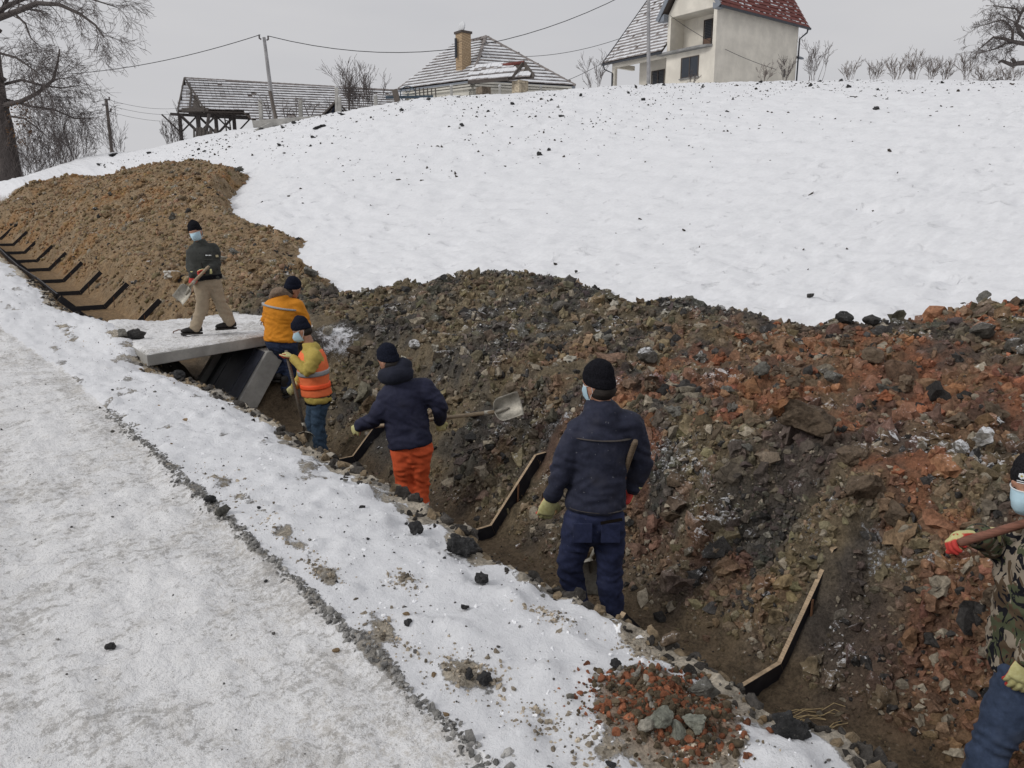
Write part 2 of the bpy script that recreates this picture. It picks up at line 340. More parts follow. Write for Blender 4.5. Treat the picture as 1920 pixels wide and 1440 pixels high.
# ---------------------------------------------------------------- ground sheets
def axis(c0, c1, lo, hi, step, g, far):
    a = list(np.arange(c0, c1, step)); x = a[-1]; s = step
    while x < hi:
        s = min(s * (1 + g), .14) if x < far else s * 1.10; x += s; a.append(x)
    x = a[0]; s = step; b = []
    while x > lo:
        s = s * (1.05 if x > -6 else 1.15); x -= s; b.append(x)
    return np.array(b[::-1] + a)
AX = axis(-1.75, 5.2, -260, 420, .029, .016, 36); AY = axis(.9, 6.0, -120, 700, .029, .014, 34)
GX, GY = np.meshgrid(AX, AY, indexing='ij'); GZ, INF = surf(GX, GY, full=True)
def tint_at(X, Y, I):
    n1 = fbm(X * .7, Y * .7, 81, 3); n2 = fbm(X * 1.3, Y * 1.3, 83, 4, .6); n3 = fbm(X * 3.4, Y * 3.4, 85, 3)
    sh = X.shape + (1,)
    c = lambda r, g, b: np.array([r, g, b])
    def lerp(a, b, t): return a + (b - a) * np.clip(t, 0, 1).reshape(sh)
    col = np.broadcast_to(c(.150, .125, .090), X.shape + (3,)).copy()
    col = lerp(col, c(.085, .077, .067), sstep(-.05, .35, n2))                       # dark damp earth
    col = lerp(col, c(.185, .145, .090), sstep(.0, .4, -n2) * .8)                    # olive-brown
    left = sstep(11.6, 13.6, Y + .5 * n1 + (X - 5) * .35)
    tan = lerp(np.broadcast_to(c(.295, .205, .118), col.shape), c(.25, .18, .108), sstep(-.2, .4, n2))
    tan = lerp(tan, c(.31, .185, .088), sstep(.05, .4, n1) * sstep(20, 26, Y) )
    tan = lerp(tan, c(.33, .245, .155), sstep(.2, .5, n3))
    col = lerp(col, tan, left)
    red = (1 - sstep(4.0, 6.4, Y + .9 * n1)) * sstep(3.6, 4.8, X)
    rp = np.maximum(sstep(.08, .40, n1 + .35 * n3), sstep(.08, .40, fbm(X * .9 + 3, Y * .9, 91, 3) + .35 * n3))
    rp = np.maximum(rp, np.exp(-((X - 6.0) ** 2 + (Y - 2.5) ** 2) / .8)); rp = np.maximum(rp, np.exp(-((X - 6.4) ** 2 + (Y - 4.0) ** 2) / .5) * .9)
    col = lerp(col, c(.285, .120, .064), rp * red * (.45 + .4 * sstep(-.2, .3, n3)))
    rf = np.exp(-((X - 3.95) ** 2 / .2 + (Y - 1.0) ** 2 / .6)); col = lerp(col, c(.20, .095, .05), rf * .8)    # reddish ditch bed by the right edge
    # ditch bed: fine brown scrapings; bed beyond the slab is sandier
    bed = I['dig'] * sstep(4.0, 3.65, X - I['cx'] + .1 * n3) * sstep(2.7, 3.0, X - I['cx'])
    bcol = lerp(np.broadcast_to(c(.145, .105, .066), col.shape), c(.30, .20, .108), left)
    col = lerp(col, bcol, bed * .9)
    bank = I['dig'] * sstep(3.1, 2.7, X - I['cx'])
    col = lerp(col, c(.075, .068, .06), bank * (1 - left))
    # verge: tan grit showing through
    ver = (X < I['lip'] + .05) & (X < 3.2)
    col = lerp(col, lerp(np.broadcast_to(c(.54, .48, .39), col.shape), c(.32, .30, .27), sstep(.1, .5, n3)), ver * 1.0)
    col = lerp(col, c(.27, .265, .255), np.clip(I['rdg'], 0, 1) * (X < 1.6))
    rg = np.exp(-(((X - 1.84) / .23) ** 2 + ((Y - 1.50) / .24) ** 2) ** 2); col = lerp(col, c(.22, .11, .06), rg)
    return col, rg
GRITP = []       # where tan grit shows through the verge snow, with reach across and along
for (px, py, rx, ry) in ((425, 915, .10, .45), (545, 1010, .06, .55), (722, 1192, .06, .16), (850, 1258, .09, .14), (905, 1268, .07, .10), (600, 1070, .04, .12), (1010, 1350, .07, .10), (1120, 1400, .10, .10), (1035, 1155, .05, .10), (130, 640, .10, .7), (230, 655, .12, .6), (350, 700, .10, .35), (1190, 1190, .07, .10), (1330, 1400, .10, .08), (760, 1090, .05, .08)):
    r0 = ray(px, py); q0 = CPOS + r0 * ((.02 - CAM_H) / r0[2]); GRITP.append((float(q0[0]), float(q0[1]), rx, ry))
def snow_at(X, Y, I):
    n2 = fbm(X * 1.9, Y * 1.9, 93, 4, .6); n3 = fbm(X * 5, Y * 5, 95, 3)
    s = np.where(X < I['lip'], 1.0, 0.0)
    hillside = 1 - sstep(-.08, .06, I['sd']); s = np.maximum(s, hillside * I['wh'])
    # grit patches on the verge
    v = (X > I['rd']) & (X < I['lip'])
    pat = sstep(.34, .52, fbm(X * 2.2 + 5, Y * 1.0, 97, 3) + .3 * n3)
    s = np.where(v, s - .5 * pat, s)
    for (gx, gy, rx, ry) in GRITP: s = np.where(v, s - .62 * np.exp(-(((X - gx) / rx) ** 2 + ((Y - gy) / ry) ** 2)) * (.8 + 1.0 * n3), s)
    s = np.where(X < 1.7, s - .95 * np.clip(I['rdg'] * 1.6 - .25, 0, 1), s)
    s = np.where(v, s - .9 * sstep(.16, .0, I['lip'] - X + .08 * n3), s)
    rg = np.exp(-(((X - 1.84) / .25) ** 2 + ((Y - 1.50) / .26) ** 2) ** 2); s = s - rg * 1.0
    s = np.where(v, s - .5 * np.exp(-((X - 1.75) / .25) ** 2 - ((Y - 1.0) / .2) ** 2), s)
    # old snow caught on the dug bank and the heap
    fr = .22 * sstep(.05, .45, n2 + .3 * n3) * I['sp'] * (Y < 12)
    bk = sstep(.02, .5, n2 + .6 * n3) * np.exp(-((X - 4.45) / .45) ** 2) * (Y < 9.5) * .44
    cv = np.exp(-((X - 4.5) / .45) ** 2 - ((Y - 9.6) / .7) ** 2) * .6
    s = np.maximum(s, np.maximum(fr, np.maximum(bk, cv) * (X > 3.2)))
    return s
TINT, REDG = tint_at(GX, GY, INF); SNOW = snow_at(GX, GY, INF)
GRIT = np.where(GX < INF['rd'], .60 + .38 * fbm(GX * .8, GY * .5, 99, 3) + .25 * sstep(.35, .0, INF['rd'] - GX), .0)
GRIT = np.where((GX >= INF['rd']) & (GX < INF['lip']), .28 + .5 * fbm(GX * 1.6, GY * 1.1, 101, 3), GRIT)
GRIT = GRIT + np.where(GX > 5, .05 + .1 * fbm(GX * .5, GY * .5, 103, 3), 0)
NXG, NYG = GX.shape
qx = .5 * (GX[:-1, :-1] + GX[1:, 1:]); qy = .5 * (GY[:-1, :-1] + GY[1:, 1:])
def qavg(A): return .25 * (A[:-1, :-1] + A[1:, :-1] + A[:-1, 1:] + A[1:, 1:])
q_sd = qavg(INF['sd']); q_lip = qavg(INF['lip']); q_rd = qavg(INF['rd']); q_cx = qavg(INF['cx'])
cls = np.full(qx.shape, 4); spoil = (q_sd > 0) & (qx > 4.45 + q_cx); cls[spoil] = 3
cls[(qx <= 4.45 + q_cx)] = 2; cls[qx < q_lip] = 1; cls[qx < q_rd] = 0
IDX = np.arange(NXG * NYG).reshape(NXG, NYG)
QUADS = np.stack([IDX[:-1, :-1], IDX[1:, :-1], IDX[1:, 1:], IDX[:-1, 1:]], -1)
ALLV = np.stack([GX, GY, GZ], -1).reshape(-1, 3)
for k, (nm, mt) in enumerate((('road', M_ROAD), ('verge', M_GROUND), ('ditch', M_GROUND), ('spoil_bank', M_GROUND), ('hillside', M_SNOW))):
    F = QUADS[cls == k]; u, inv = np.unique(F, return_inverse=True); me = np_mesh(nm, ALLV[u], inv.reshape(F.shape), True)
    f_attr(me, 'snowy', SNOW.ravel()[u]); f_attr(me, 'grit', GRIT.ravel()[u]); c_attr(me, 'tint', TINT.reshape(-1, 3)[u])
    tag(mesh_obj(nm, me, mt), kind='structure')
print('ground', GX.shape)
# ---------------------------------------------------------------- stones, clods and crumbs
def rock_mat(name, frost=.0, tint=None, bs=45.0):
    m, nt, b = new_mat(name)
    base = attr(nt, 'tint', 0) if tint is None else tint
    geo = nt.nodes.new('ShaderNodeNewGeometry'); oi = nt.nodes.new('ShaderNodeObjectInfo')
    pos = geo.outputs['Position']
    f1 = noise(nt, bs, 6, .7, pos); f2 = noise(nt, bs * .28, 4, .6, pos); f3 = noise(nt, bs * 4, 3, .6, pos)
    v = mth(nt, 'MULTIPLY_ADD', ramp(nt, mth(nt, 'ADD', mth(nt, 'MULTIPLY', f1, .6), mth(nt, 'MULTIPLY', f2, .4)), .3, .7), 1.1, .45)
    v = mth(nt, 'MULTIPLY', v, mth(nt, 'MULTIPLY_ADD', oi.outputs['Random'], .5, .78))
    cmb = nt.nodes.new('ShaderNodeCombineColor'); [nt.links.new(v, cmb.inputs[k]) for k in range(3)]
    c = mix(nt, 1.0, base, cmb.outputs[0], 'MULTIPLY')
    c = mix(nt, mth(nt, 'MULTIPLY', ramp(nt, f3, .62, .72), .4), c, (.30, .27, .22))
    if frost:
        sx = nt.nodes.new('ShaderNodeSeparateXYZ'); nt.links.new(geo.outputs['Normal'], sx.inputs[0])
        k = mth(nt, 'MULTIPLY', ramp(nt, sx.outputs[2], .35, .9), ramp(nt, mth(nt, 'ADD', noise(nt, 1.7, 4, .6, pos), mth(nt, 'MULTIPLY', mth(nt, 'SUBTRACT', f1, .5), .9)), .68 - frost * .3, .80 - frost * .3))
        c = mix(nt, mth(nt, 'MULTIPLY', k, .9), c, (.74, .75, .77))
    nt.links.new(c, b.inputs['Base Color']); b.inputs['Roughness'].default_value = .88; b.inputs['Specular IOR Level'].default_value = .2
    bump(nt, b, mth(nt, 'ADD', f1, mth(nt, 'MULTIPLY', f3, .4)), .8, .014)
    return m
M_RUBBLE = rock_mat('rubble', frost=.25); M_CLOD = rock_mat('brown_clod', frost=.12, bs=30); M_CRUMB = rock_mat('crumb', frost=0)
def ico(sub):
    bm = bmesh.new(); bmesh.ops.create_icosphere(bm, subdivisions=sub, radius=1.0); bm.verts.ensure_lookup_table()
    V = np.array([v.co[:] for v in bm.verts]); F = np.array([[v.index for v in f.verts] for f in bm.faces]); bm.free(); return V, F
ICO = {k: ico(k) for k in (1, 2, 3, 4)}
def rock_proto(seed, sub, cuts=7, rough=.12, sq=(1, .8, .62)):
    r = np.random.default_rng(seed); V, F = ICO[sub]; V = V.copy()
    for _ in range(cuts):
        n = r.normal(size=3); n /= np.linalg.norm(n); d = r.uniform(.42, .82); t = V @ n
        V = V - np.maximum(0, t - d)[:, None] * n[None] * .97
    for o, (s, a) in enumerate(((1.6, 1.0), (3.5, .55), (7.0, .3), (14., .18))):
        if sub < 2 and o > 0: break
        if sub < 3 and o > 1: break
        k = r.uniform(0, 40); nn = vnoise(V[:, 0] * s + k, V[:, 1] * s + V[:, 2] * s * .7, seed + o) + vnoise(V[:, 1] * s + k, V[:, 2] * s - V[:, 0] * s * .6, seed + 9 + o)
        V = V * (1 + rough * a * nn)[:, None]
    if sub == 1: V = V * r.uniform(.75, 1.2, size=(len(V), 1))
    V = V * np.array(sq)[None] / np.abs(V).max()
    return V, F
def rotm(n, r):
    q = r.normal(size=(n, 4)); q /= np.linalg.norm(q, axis=1)[:, None]; w, x, y, z = q.T
    return np.stack([1 - 2 * (y * y + z * z), 2 * (x * y - w * z), 2 * (x * z + w * y), 2 * (x * y + w * z), 1 - 2 * (x * x + z * z), 2 * (y * z - w * x),
                     2 * (x * z - w * y), 2 * (y * z + w * x), 1 - 2 * (x * x + y * y)], 1).reshape(n, 3, 3)
def scatter(name, P, S, C, sub, material, r, sink=.25, rough=.12, nproto=10, sq=(1, .8, .62), smooth=False, cuts=7):
    Vs, Fs, Cs, off = [], [], [], 0; which = r.integers(0, nproto, len(P))
    for k in range(nproto):
        i = np.where(which == k)[0]
        if not len(i): continue
        V, F = rock_proto(1000 + k * 7 + sub, sub, cuts, rough, sq); M = rotm(len(i), r)
        W = np.einsum('nij,vj->nvi', M, V) * S[i][:, None, None] + P[i][:, None, :]
        W[:, :, 2] += (S[i] * (.5 - sink * 2))[:, None] * .6
        nv = len(V); Vs.append(W.reshape(-1, 3)); Fs.append((F[None] + (np.arange(len(i)) * nv)[:, None, None]).reshape(-1, 3) + off); off += nv * len(i)
        Cs.append(np.repeat(C[i], nv, axis=0))
    me = np_mesh(name, np.concatenate(Vs), np.concatenate(Fs), smooth); c_attr(me, 'tint', np.concatenate(Cs))
    return tag(mesh_obj(name, me, material), kind='stuff')
def powsize(n, lo, hi, a, r):
    u = r.uniform(size=n); return lo * (1 - u * (1 - (lo / hi) ** a)) ** (-1 / a)
def sample_xy(n, x0, x1, y0, y1, ok, r, ypow=1.0):
    X = r.uniform(x0, x1, n); Y = y0 + (y1 - y0) * r.uniform(0, 1, n) ** ypow
    z, I = surf(X, Y, full=True); k = ok(X, Y, I) & ~((np.minimum(np.minimum(np.abs(Y - 2.19), np.abs(Y - 5.0)), np.abs(Y - 7.58)) < .07) & (X < 4.5)); X, Y, z = X[k], Y[k], z[k]; I = {q: v[k] for q, v in I.items()}
    return X, Y, z, I
r = np.random.default_rng(5)
def vary(c, r, pale=.1, dark=.15, amt=.3):
    n = len(c); c = c * r.uniform(1 - amt, 1 + amt, (n, 1)) * r.uniform(.92, 1.08, (n, 3)); u = r.uniform(size=n)
    c[u < pale] = np.array([.30, .26, .20]) * r.uniform(.7, 1.3, ((u < pale).sum(), 1)); k = u > 1 - dark; c[k] = np.array([.05, .047, .045]) * r.uniform(.6, 1.5, (k.sum(), 1)); return c
in_spoil = lambda X, Y, I: (((I['sd'] > .02) & (X > 4.3)) | ((I['dig'] > .3) & (X > 3.9 + I['cx'] + .3 * np.abs(r.normal(size=X.shape)) * r.choice([-1, 1], X.shape)))) & ((Y < 9.2) | (Y > 12.6) | (X > 4.75))
# rubble of the grey and red heap
in_rub = lambda X, Y, I: in_spoil(X, Y, I) & (r.uniform(size=X.shape) < np.clip(.68 + .9 * fbm(X * 1.1, Y * 1.1, 131, 3), .28, 1))
for nm_, n_, sm_ in (('rubble', 50000, False), ('stone_chips', 22000, False)):
    X, Y, z, I = sample_xy(n_, 3.72, 9.8, .1, 13.4, in_rub, r, 1.2); T, _ = tint_at(X, Y, I)
    S = powsize(len(X), .010, .08, 1.55, r) * (1 + .03 * Y); scatter(nm_, np.stack([X, Y, z], 1), S, vary(T * 1.2, r, .13, .08, .4), 1, M_RUBBLE, r, rough=.25, smooth=sm_)
X, Y, z, I = sample_xy(8500, 3.9, 9.8, .1, 13.4, in_rub, r, 1.15); T, _ = tint_at(X, Y, I)
S = powsize(len(X), .04, .17, 2.2, r); scatter('earth_clods', np.stack([X, Y, z], 1), S, vary(T * 1.12, r, .08, .09), 2, M_RUBBLE, r, rough=.55, sq=(1, .85, .72), cuts=3)
in_bank = lambda X, Y, I: (I['dig'] > .3) & (X > 3.8) & (r.uniform(size=X.shape) < np.clip(.75 + .8 * fbm(X * 1.7, Y * 1.7, 133, 3), .4, 1))
X, Y, z, I = sample_xy(30000, 3.75, 5.6, .1, 6.0, in_bank, r, 1.3); T, _ = tint_at(X, Y, I)
S = powsize(len(X), .009, .065, 1.5, r); scatter('bank_rubble', np.stack([X, Y, z], 1), S, vary(T * 1.2, r, .1, .08), 1, M_RUBBLE, r, rough=.25)
X, Y, z, I = sample_xy(2600, 3.85, 5.6, .1, 6.0, in_bank, r, 1.3); T, _ = tint_at(X, Y, I)
S = powsize(len(X), .035, .11, 2.0, r); scatter('bank_clods', np.stack([X, Y, z], 1), S, vary(T * 1.15, r, .06, .08), 2, M_RUBBLE, r, rough=.55, sq=(1, .85, .72), cuts=3)
# pebbles of the ditch bed
X, Y, z, I = sample_xy(4500, 2.6, 4.3, .1, 9.0, lambda X, Y, I: (I['dig'] > .6), r); T, _ = tint_at(X, Y, I)
S = powsize(len(X), .008, .035, 2.2, r); scatter('pebbles', np.stack([X, Y, z], 1), S, vary(T * 1.2, r, .12, .1), 1, M_CRUMB, r)
# clods of the brown bank beyond the slab
in_brown = lambda X, Y, I: (((I['sd'] > .05) & (X > 4.3 + I['cx'])) | ((I['dig'] > .3) & (X > 3.78 + I['cx'] + .25 * np.abs(r.normal(size=X.shape))))) & (Y > 11.5)
X, Y, z, I = sample_xy(27000, 3.3, 10.0, 11.5, 43.0, in_brown, r, 1.35); T, _ = tint_at(X, Y, I)
S = powsize(len(X), .022, .12, 2.0, r) * (1 + (Y - 12) * .012); scatter('brown_clods', np.stack([X, Y, z], 1), S, vary(T * 1.05, r, .05, .03, .2), 1, M_CLOD, r, rough=.25, sq=(1, .85, .7), smooth=True)
# dark broken edge of the road bank
X = []; n = 1700; Y = .6 + 17 * r.uniform(size=n) ** 1.3; X = lip_x(Y) + r.normal(0, .07, n) + .05; z = surf(X, Y)
S = powsize(n, .015, .075, 1.6, r); C = np.array([.055, .05, .045]) * r.uniform(.6, 1.8, (n, 1)); u = r.uniform(size=n); C[u < .22] = [.26, .20, .13]; C[u > .9] = [.40, .36, .30]
scatter('bank_edge_rubble', np.stack([X, Y, z], 1), S, C, 2, M_CRUMB, r, rough=.28, cuts=5)
# grey crumbs of the ploughed ridge along the road
n = 2300; Y = 1.2 + 6.0 * r.uniform(size=n) ** 1.1; X = 1.2 + .035 * vnoise(Y * 1.7, Y * 0, 61) + .02 * vnoise(Y * 6, Y * 0, 62) + r.normal(0, .030, n) * (.4 + 1.2 * np.abs(vnoise(Y * 1.5, Y * 0 + 2, 141))); z = surf(X, Y)
S = powsize(n, .006, .026, 2.1, r); C = np.array([.24, .235, .225]) * r.uniform(.5, 1.7, (n, 1)); scatter('ridge_grit', np.stack([X, Y, z], 1), S, C, 1, M_CRUMB, r, rough=.3)
# loose grit on road and verge
n = 3400; Y = .8 + 16 * r.uniform(size=n) ** 1.7; X = np.where(r.uniform(size=n) < .55, r.uniform(-3.5, 1.2, n), r.uniform(1.2, 2.2, n)); k = X < lip_x(Y); X, Y = X[k], Y[k]; z = surf(X, Y)
S = powsize(len(X), .003, .014, 1.9, r); C = np.array([.09, .085, .08]) * r.uniform(.5, 2.4, (len(X), 1)); scatter('road_grit', np.stack([X, Y, z], 1), S, C, 1, M_CRUMB, r, sink=.3)
# crumbs lying in the bare grit patches
gx = np.concatenate([a_[0] + a_[2] * .75 * r.normal(size=130) for a_ in GRITP]); gy = np.concatenate([a_[1] + a_[3] * .75 * r.normal(size=130) for a_ in GRITP]); k = gx < lip_x(gy) - .02; gx, gy = gx[k], gy[k]
S = powsize(len(gx), .004, .02, 1.8, r); C = np.array([.42, .36, .28]) * r.uniform(.35, 1.3, (len(gx), 1)); scatter('verge_grit', np.stack([gx, gy, surf(gx, gy)], 1), S, C, 1, M_CRUMB, r, sink=.25)
# lumps of snow on the verge
M_LUMP = simple('snow_lump', (.85, .86, .88), .9, .05, 30, .5, 60)
n = 850; Y = .9 + 9 * r.uniform(size=n) ** 1.4; X = r.uniform(1.25, 2.2, n); k = X < lip_x(Y) - .02; X, Y = X[k], Y[k]; z = surf(X, Y)
S = powsize(len(X), .006, .030, 1.8, r); scatter('snow_lumps', np.stack([X, Y, z], 1), S, np.ones((len(X), 3)), 2, M_LUMP, r, rough=.5, sink=.42, cuts=5)
# earth clods poking through the snow of the field
def field_pts(n, rr):
    """thicker along the brow, thin below"""
    X = rr.uniform(8, 46, n); Y = rr.uniform(-6, 44, n); d = X * math.sin(YAW) + Y * math.cos(YAW); lat = X * math.cos(YAW) - Y * math.sin(YAW)
    p = .05 + .95 * sstep(19, 33, d); p = p * sstep(-.25, .25, fbm(X * .22, Y * .22, 111, 3) + .10)
    k = (rr.uniform(size=n) < p) & (d < 40) & (np.abs(lat) < d * .75) & (spoil_sd(X, Y) < -.3); return X[k], Y[k]
X, Y = field_pts(15000, r); z = surf(X, Y); S = powsize(len(X), .022, .10, 1.7, r); C = np.array([.06, .05, .042]) * r.uniform(.6, 1.6, (len(X), 1))
scatter('field_clods', np.stack([X, Y, z], 1), S, C, 1, M_CRUMB, r, rough=.3, sink=.34, sq=(1, .8, .5))
# red gravel tipped on the verge
n = 1900; a = r.uniform(0, 2 * np.pi, n); q = r.uniform(size=n) ** .7 * (1.05 + .3 * np.sin(3 * a + 1) * .6 + .2 * r.normal(size=n)); X = 1.84 + .24 * q * np.cos(a); Y = 1.50 + .25 * q * np.sin(a); z = surf(X, Y)
S = powsize(n, .006, .026, 1.5, r); C = np.array([.27, .105, .055]) * r.uniform(.6, 1.5, (n, 1)); u = r.uniform(size=n); C[u < .5] = np.array([.13, .10, .065]); C[u > .92] = [.30, .28, .24]
C = C * r.uniform(.7, 1.25, (n, 1)); k = S > .011
scatter('red_gravel', np.stack([X, Y, z], 1)[k], S[k], C[k], 2, M_CRUMB, r, rough=.15, sink=.2); scatter('fine_red_gravel', np.stack([X, Y, z], 1)[~k], S[~k], C[~k], 1, M_CRUMB, r, rough=.15, sink=.2)

# --- stones one can pick out, each its own object
ROCKM = {'grey': rock_mat('grey_stone', .3, (.13, .125, .11)), 'dark': rock_mat('dark_stone', .15, (.045, .044, .043)), 'brown': rock_mat('brown_stone', .12, (.135, .10, .07)),
         'red': rock_mat('red_stone', .05, (.30, .115, .06)), 'pale': rock_mat('pale_stone', .1, (.34, .32, .27)), 'tan': rock_mat('tan_stone', .05, (.27, .19, .11)), 'green': rock_mat('green_grey_stone', 0, (.20, .205, .17)),
         'frosted': rock_mat('frosted_stone', .7, (.13, .12, .105)), 'clean': rock_mat('asphalt_lump', 0, (.042, .042, .043))}
_rm = {}
def stone(name, p, size, mk, seed, sub=3, rz=None, rough=.16, cuts=8, sq=(1, .8, .62), tilt=None, sink=.25):
    key = (mk, seed, sub, sq)
    if key not in _rm:
        V, F = rock_proto(seed, sub, cuts, rough, sq); me = np_mesh(name, V, F, False); me.materials.append(ROCKM[mk]); _rm[key] = me
    o = bpy.data.objects.new(name, _rm[key]); COL.objects.link(o); rr = random.Random(seed * 31 + int(p[0] * 100))
    o.scale = (size, size, size); o.rotation_euler = (tilt if tilt is not None else rr.uniform(-.5, .5), rr.uniform(-.4, .4), rz if rz is not None else rr.uniform(0, 6.3))
    o.location = (p[0], p[1], p[2] + size * (sq[2] - 2 * sink * sq[2])); return o
HERO = [ # photo position of the base, half-size in metres, colour, seed, label
 (1503, 822, .29, 'brown', 1, 'largest squared brown boulder sitting high on the reddish spoil'),
 (612, 628, .115, 'pale', 2, 'smooth pale boulder just right of the worker in orange vest'),
 (1842, 566, .105, 'grey', 3, 'rounded grey stone at the snow edge, upper right of the heap'),
 (1521, 558, .065, 'dark', 4, 'lone dark pointed stone lying on snow above the heap'),
 (1580, 612, .13, 'dark', 5, 'left dark block of the pair at the notch in the snow edge'),
 (1632, 612, .11, 'dark', 6, 'right dark block of the pair at the notch in the snow edge'),
 (1845, 640, .15, 'frosted', 7, 'dark slab-like block near the top right snow edge'),
 (1895, 665, .12, 'frosted', 8, 'frosted block at the far right of the heap under the snow'),
 (1400, 850, .055, 'grey', 9, 'upper smooth grey stone of two below the largest boulder'),
 (1380, 842, .06, 'grey', 10, 'longer smooth grey stone of two below the largest boulder'),
 (1440, 1008, .045, 'pale', 11, 'pale yellowish pebble-shaped stone left of the camouflage glove'),
 (1860, 1140, .105, 'brown', 12, 'rounded brown boulder right beside the camouflage jacket'),
 (1720, 1130, .03, 'tan', 13, 'small orange-tan stone left of the camouflage jacket'),
 (583, 520, .17, 'grey', 14, 'grey crag on the snow edge above the orange jacket'),
 (735, 560, .05, 'grey', 15, 'small upright grey stone on the snow edge above the hooded worker'),
 (760, 548, .09, 'dark', 16, 'pointed dark stone standing on the left shoulder of the heap'),
 (832, 525, .08, 'dark', 17, 'dark lump on the heap crest left of its summit'),
 (925, 560, .12, 'grey', 18, 'dark grey fractured block below the heap summit'),
 (1015, 548, .09, 'frosted', 19, 'whitened stone at the heap summit'),
 (1052, 585, .12, 'frosted', 20, 'frosted boulder right below the heap summit'),
 (1080, 512, .045, 'dark', 21, 'small dark knob standing up on the heap crest'),
 (1215, 680, .13, 'frosted', 22, 'frosted rounded boulder above the denim jacket worker'),
 (1262, 915, .11, 'brown', 23, 'brown upright stone right of the denim jacket sleeve'),
 (1255, 980, .10, 'brown', 24, 'brown block at the right hip of the denim jacket worker'),
 (1430, 705, .10, 'grey', 25, 'grey stone in the middle of the grey and red spoil'),
 (1640, 680, .12, 'brown', 26, 'brown fractured stone between the two red patches'),
 (1560, 720, .09, 'grey', 27, 'grey stone above and right of the largest boulder'),
 (1590, 870, .12, 'brown', 28, 'flat brown stone to the right below the largest boulder'),
 (1680, 985, .13, 'brown', 29, 'large brown clod above the camouflage glove'),
 (1620, 940, .15, 'brown', 30, 'wide dark brown clod left above the camouflage glove'),
 (1840, 835, .10, 'frosted', 31, 'frosted grey stone above the camouflage worker'),
 (1800, 850, .08, 'frosted', 32, 'small whitened stone among red earth on the right'),
 (780, 1000, .062, 'clean', 33, 'black rounded asphalt lump alone on the snowy verge'),
 (865, 1040, .10, 'clean', 34, 'largest black asphalt chunk at the ditch edge'),
 (906, 1095, .055, 'clean', 35, 'smaller black asphalt chunk right of the largest chunk'),
 (908, 1280, .045, 'clean', 36, 'dark muddy lump in the tan grit patch on the verge'),
 (872, 1143, .022, 'clean', 37, 'tiny black lump on clean snow in mid verge'),
 (765, 1175, .024, 'clean', 38, 'black lump above the grit patch near the road ridge'),
 (880, 1270, .03, 'clean', 39, 'small dark stone left beside the muddy lump'),
 (1232, 1362, .055, 'green', 40, 'green-grey angular stone at the edge of the red gravel'),
 (1300, 1372, .055, 'green', 41, 'rightmost green-grey stone below the red gravel'),
 (1270, 1385, .04, 'green', 42, 'middle green-grey stone between two larger ones below the gravel'),
 (1215, 1378, .04, 'pale', 43, 'icy white stone below the red gravel'),
 (1155, 1252, .028, 'clean', 44, 'dark flat stone left above the red gravel'),
 (1255, 1215, .05, 'brown', 45, 'brown stone at the ditch lip beside the red gravel'),
 (1480, 1385, .075, 'clean', 46, 'dark earthy lump near the bottom edge of the photo'),
 (1320, 1305, .06, 'grey', 47, 'grey-brown stone at the foot of the nearest formwork board'),
 (420, 965, .05, 'grey', 48, 'pointed grey stone on the road ridge'),
 (395, 945, .045, 'clean', 49, 'dark lump left of the pointed stone on the road ridge'),
 (208, 1218, .028, 'clean', 50, 'lone dark pebble pressed into the packed road snow'),
 (255, 640, .14, 'dark', 51, 'dark stone at the left corner of the concrete slab'),
 (230, 632, .10, 'grey', 52, 'grey stone beside the slab corner, left of the dark one'),
 (335, 712, .10, 'clean', 53, 'dark lump in the snow in front of the slab'),
 (445, 600, .13, 'grey', 54, 'grey boulder behind the far corner of the slab'),
 (660, 750, .12, 'grey', 55, 'dark stone on the bank between vest and hooded workers'),
 (780, 655, .11, 'frosted', 56, 'grey stone just right of the hooded worker head'),
 (665, 665, .12, 'brown', 57, 'brown stone on the bank right of the orange vest'),
 (880, 830, .10, 'dark', 58, 'dark damp block below the raised shovel'),
 (1140, 640, .07, 'grey', 59, 'grey stone above the black beanie of the denim worker'),
 (330, 525, .16, 'tan', 60, 'tan boulder in the brown bank left of the walking worker'),
]
for (px, py, s, mk, sd_, lab) in HERO:
    p = hit(px, py); big_ = s > .12
    o = stone('stone', p, s, mk, sd_, 4 if s * 1443 / max(2, p @ FH) > 34 else 3, rough=.16 if mk != 'clean' else .28, cuts=9 if mk != 'clean' else 5, sq=(1, .8, .66), sink=.12)
    tag(o, lab, 'stone', 'stones picked out by hand')
# countable stones of the heaps that look alike
def alike(n, x0, x1, y0, y1, ok, lo, hi, mks, label, group, seed, place, ypow=1.0, sink=.2):
    rr = np.random.default_rng(seed); X, Y, z, I = sample_xy(n * 6, x0, x1, y0, y1, ok, rr, ypow); X, Y, z = X[:n], Y[:n], z[:n]
    for k in range(len(X)):
        o = stone('stone', (X[k], Y[k], z[k]), float(powsize(1, lo, hi, 2.0, rr)[0]), mks[int(rr.integers(len(mks)))], 200 + int(rr.integers(9)), 3, sink=sink, sq=(1, .82, .7), rough=.42)
        hb = ('low on', 'half way up', 'near the top of')[int(np.clip((X[k] - x0) / (x1 - x0) * 3, 0, 2))]; al = min(7, int((Y[k] - y0) / (y1 - y0) * 8)); size_ = 'larger' if o.scale[0] > lo * 1.5 else 'small'
        mkn = o.data.materials[0].name.replace('_', ' ').replace('stone', '').strip(); tag(o, '%s %s stone %s %s, %s' % (size_, mkn, hb, label, place[al]), 'stone', group)
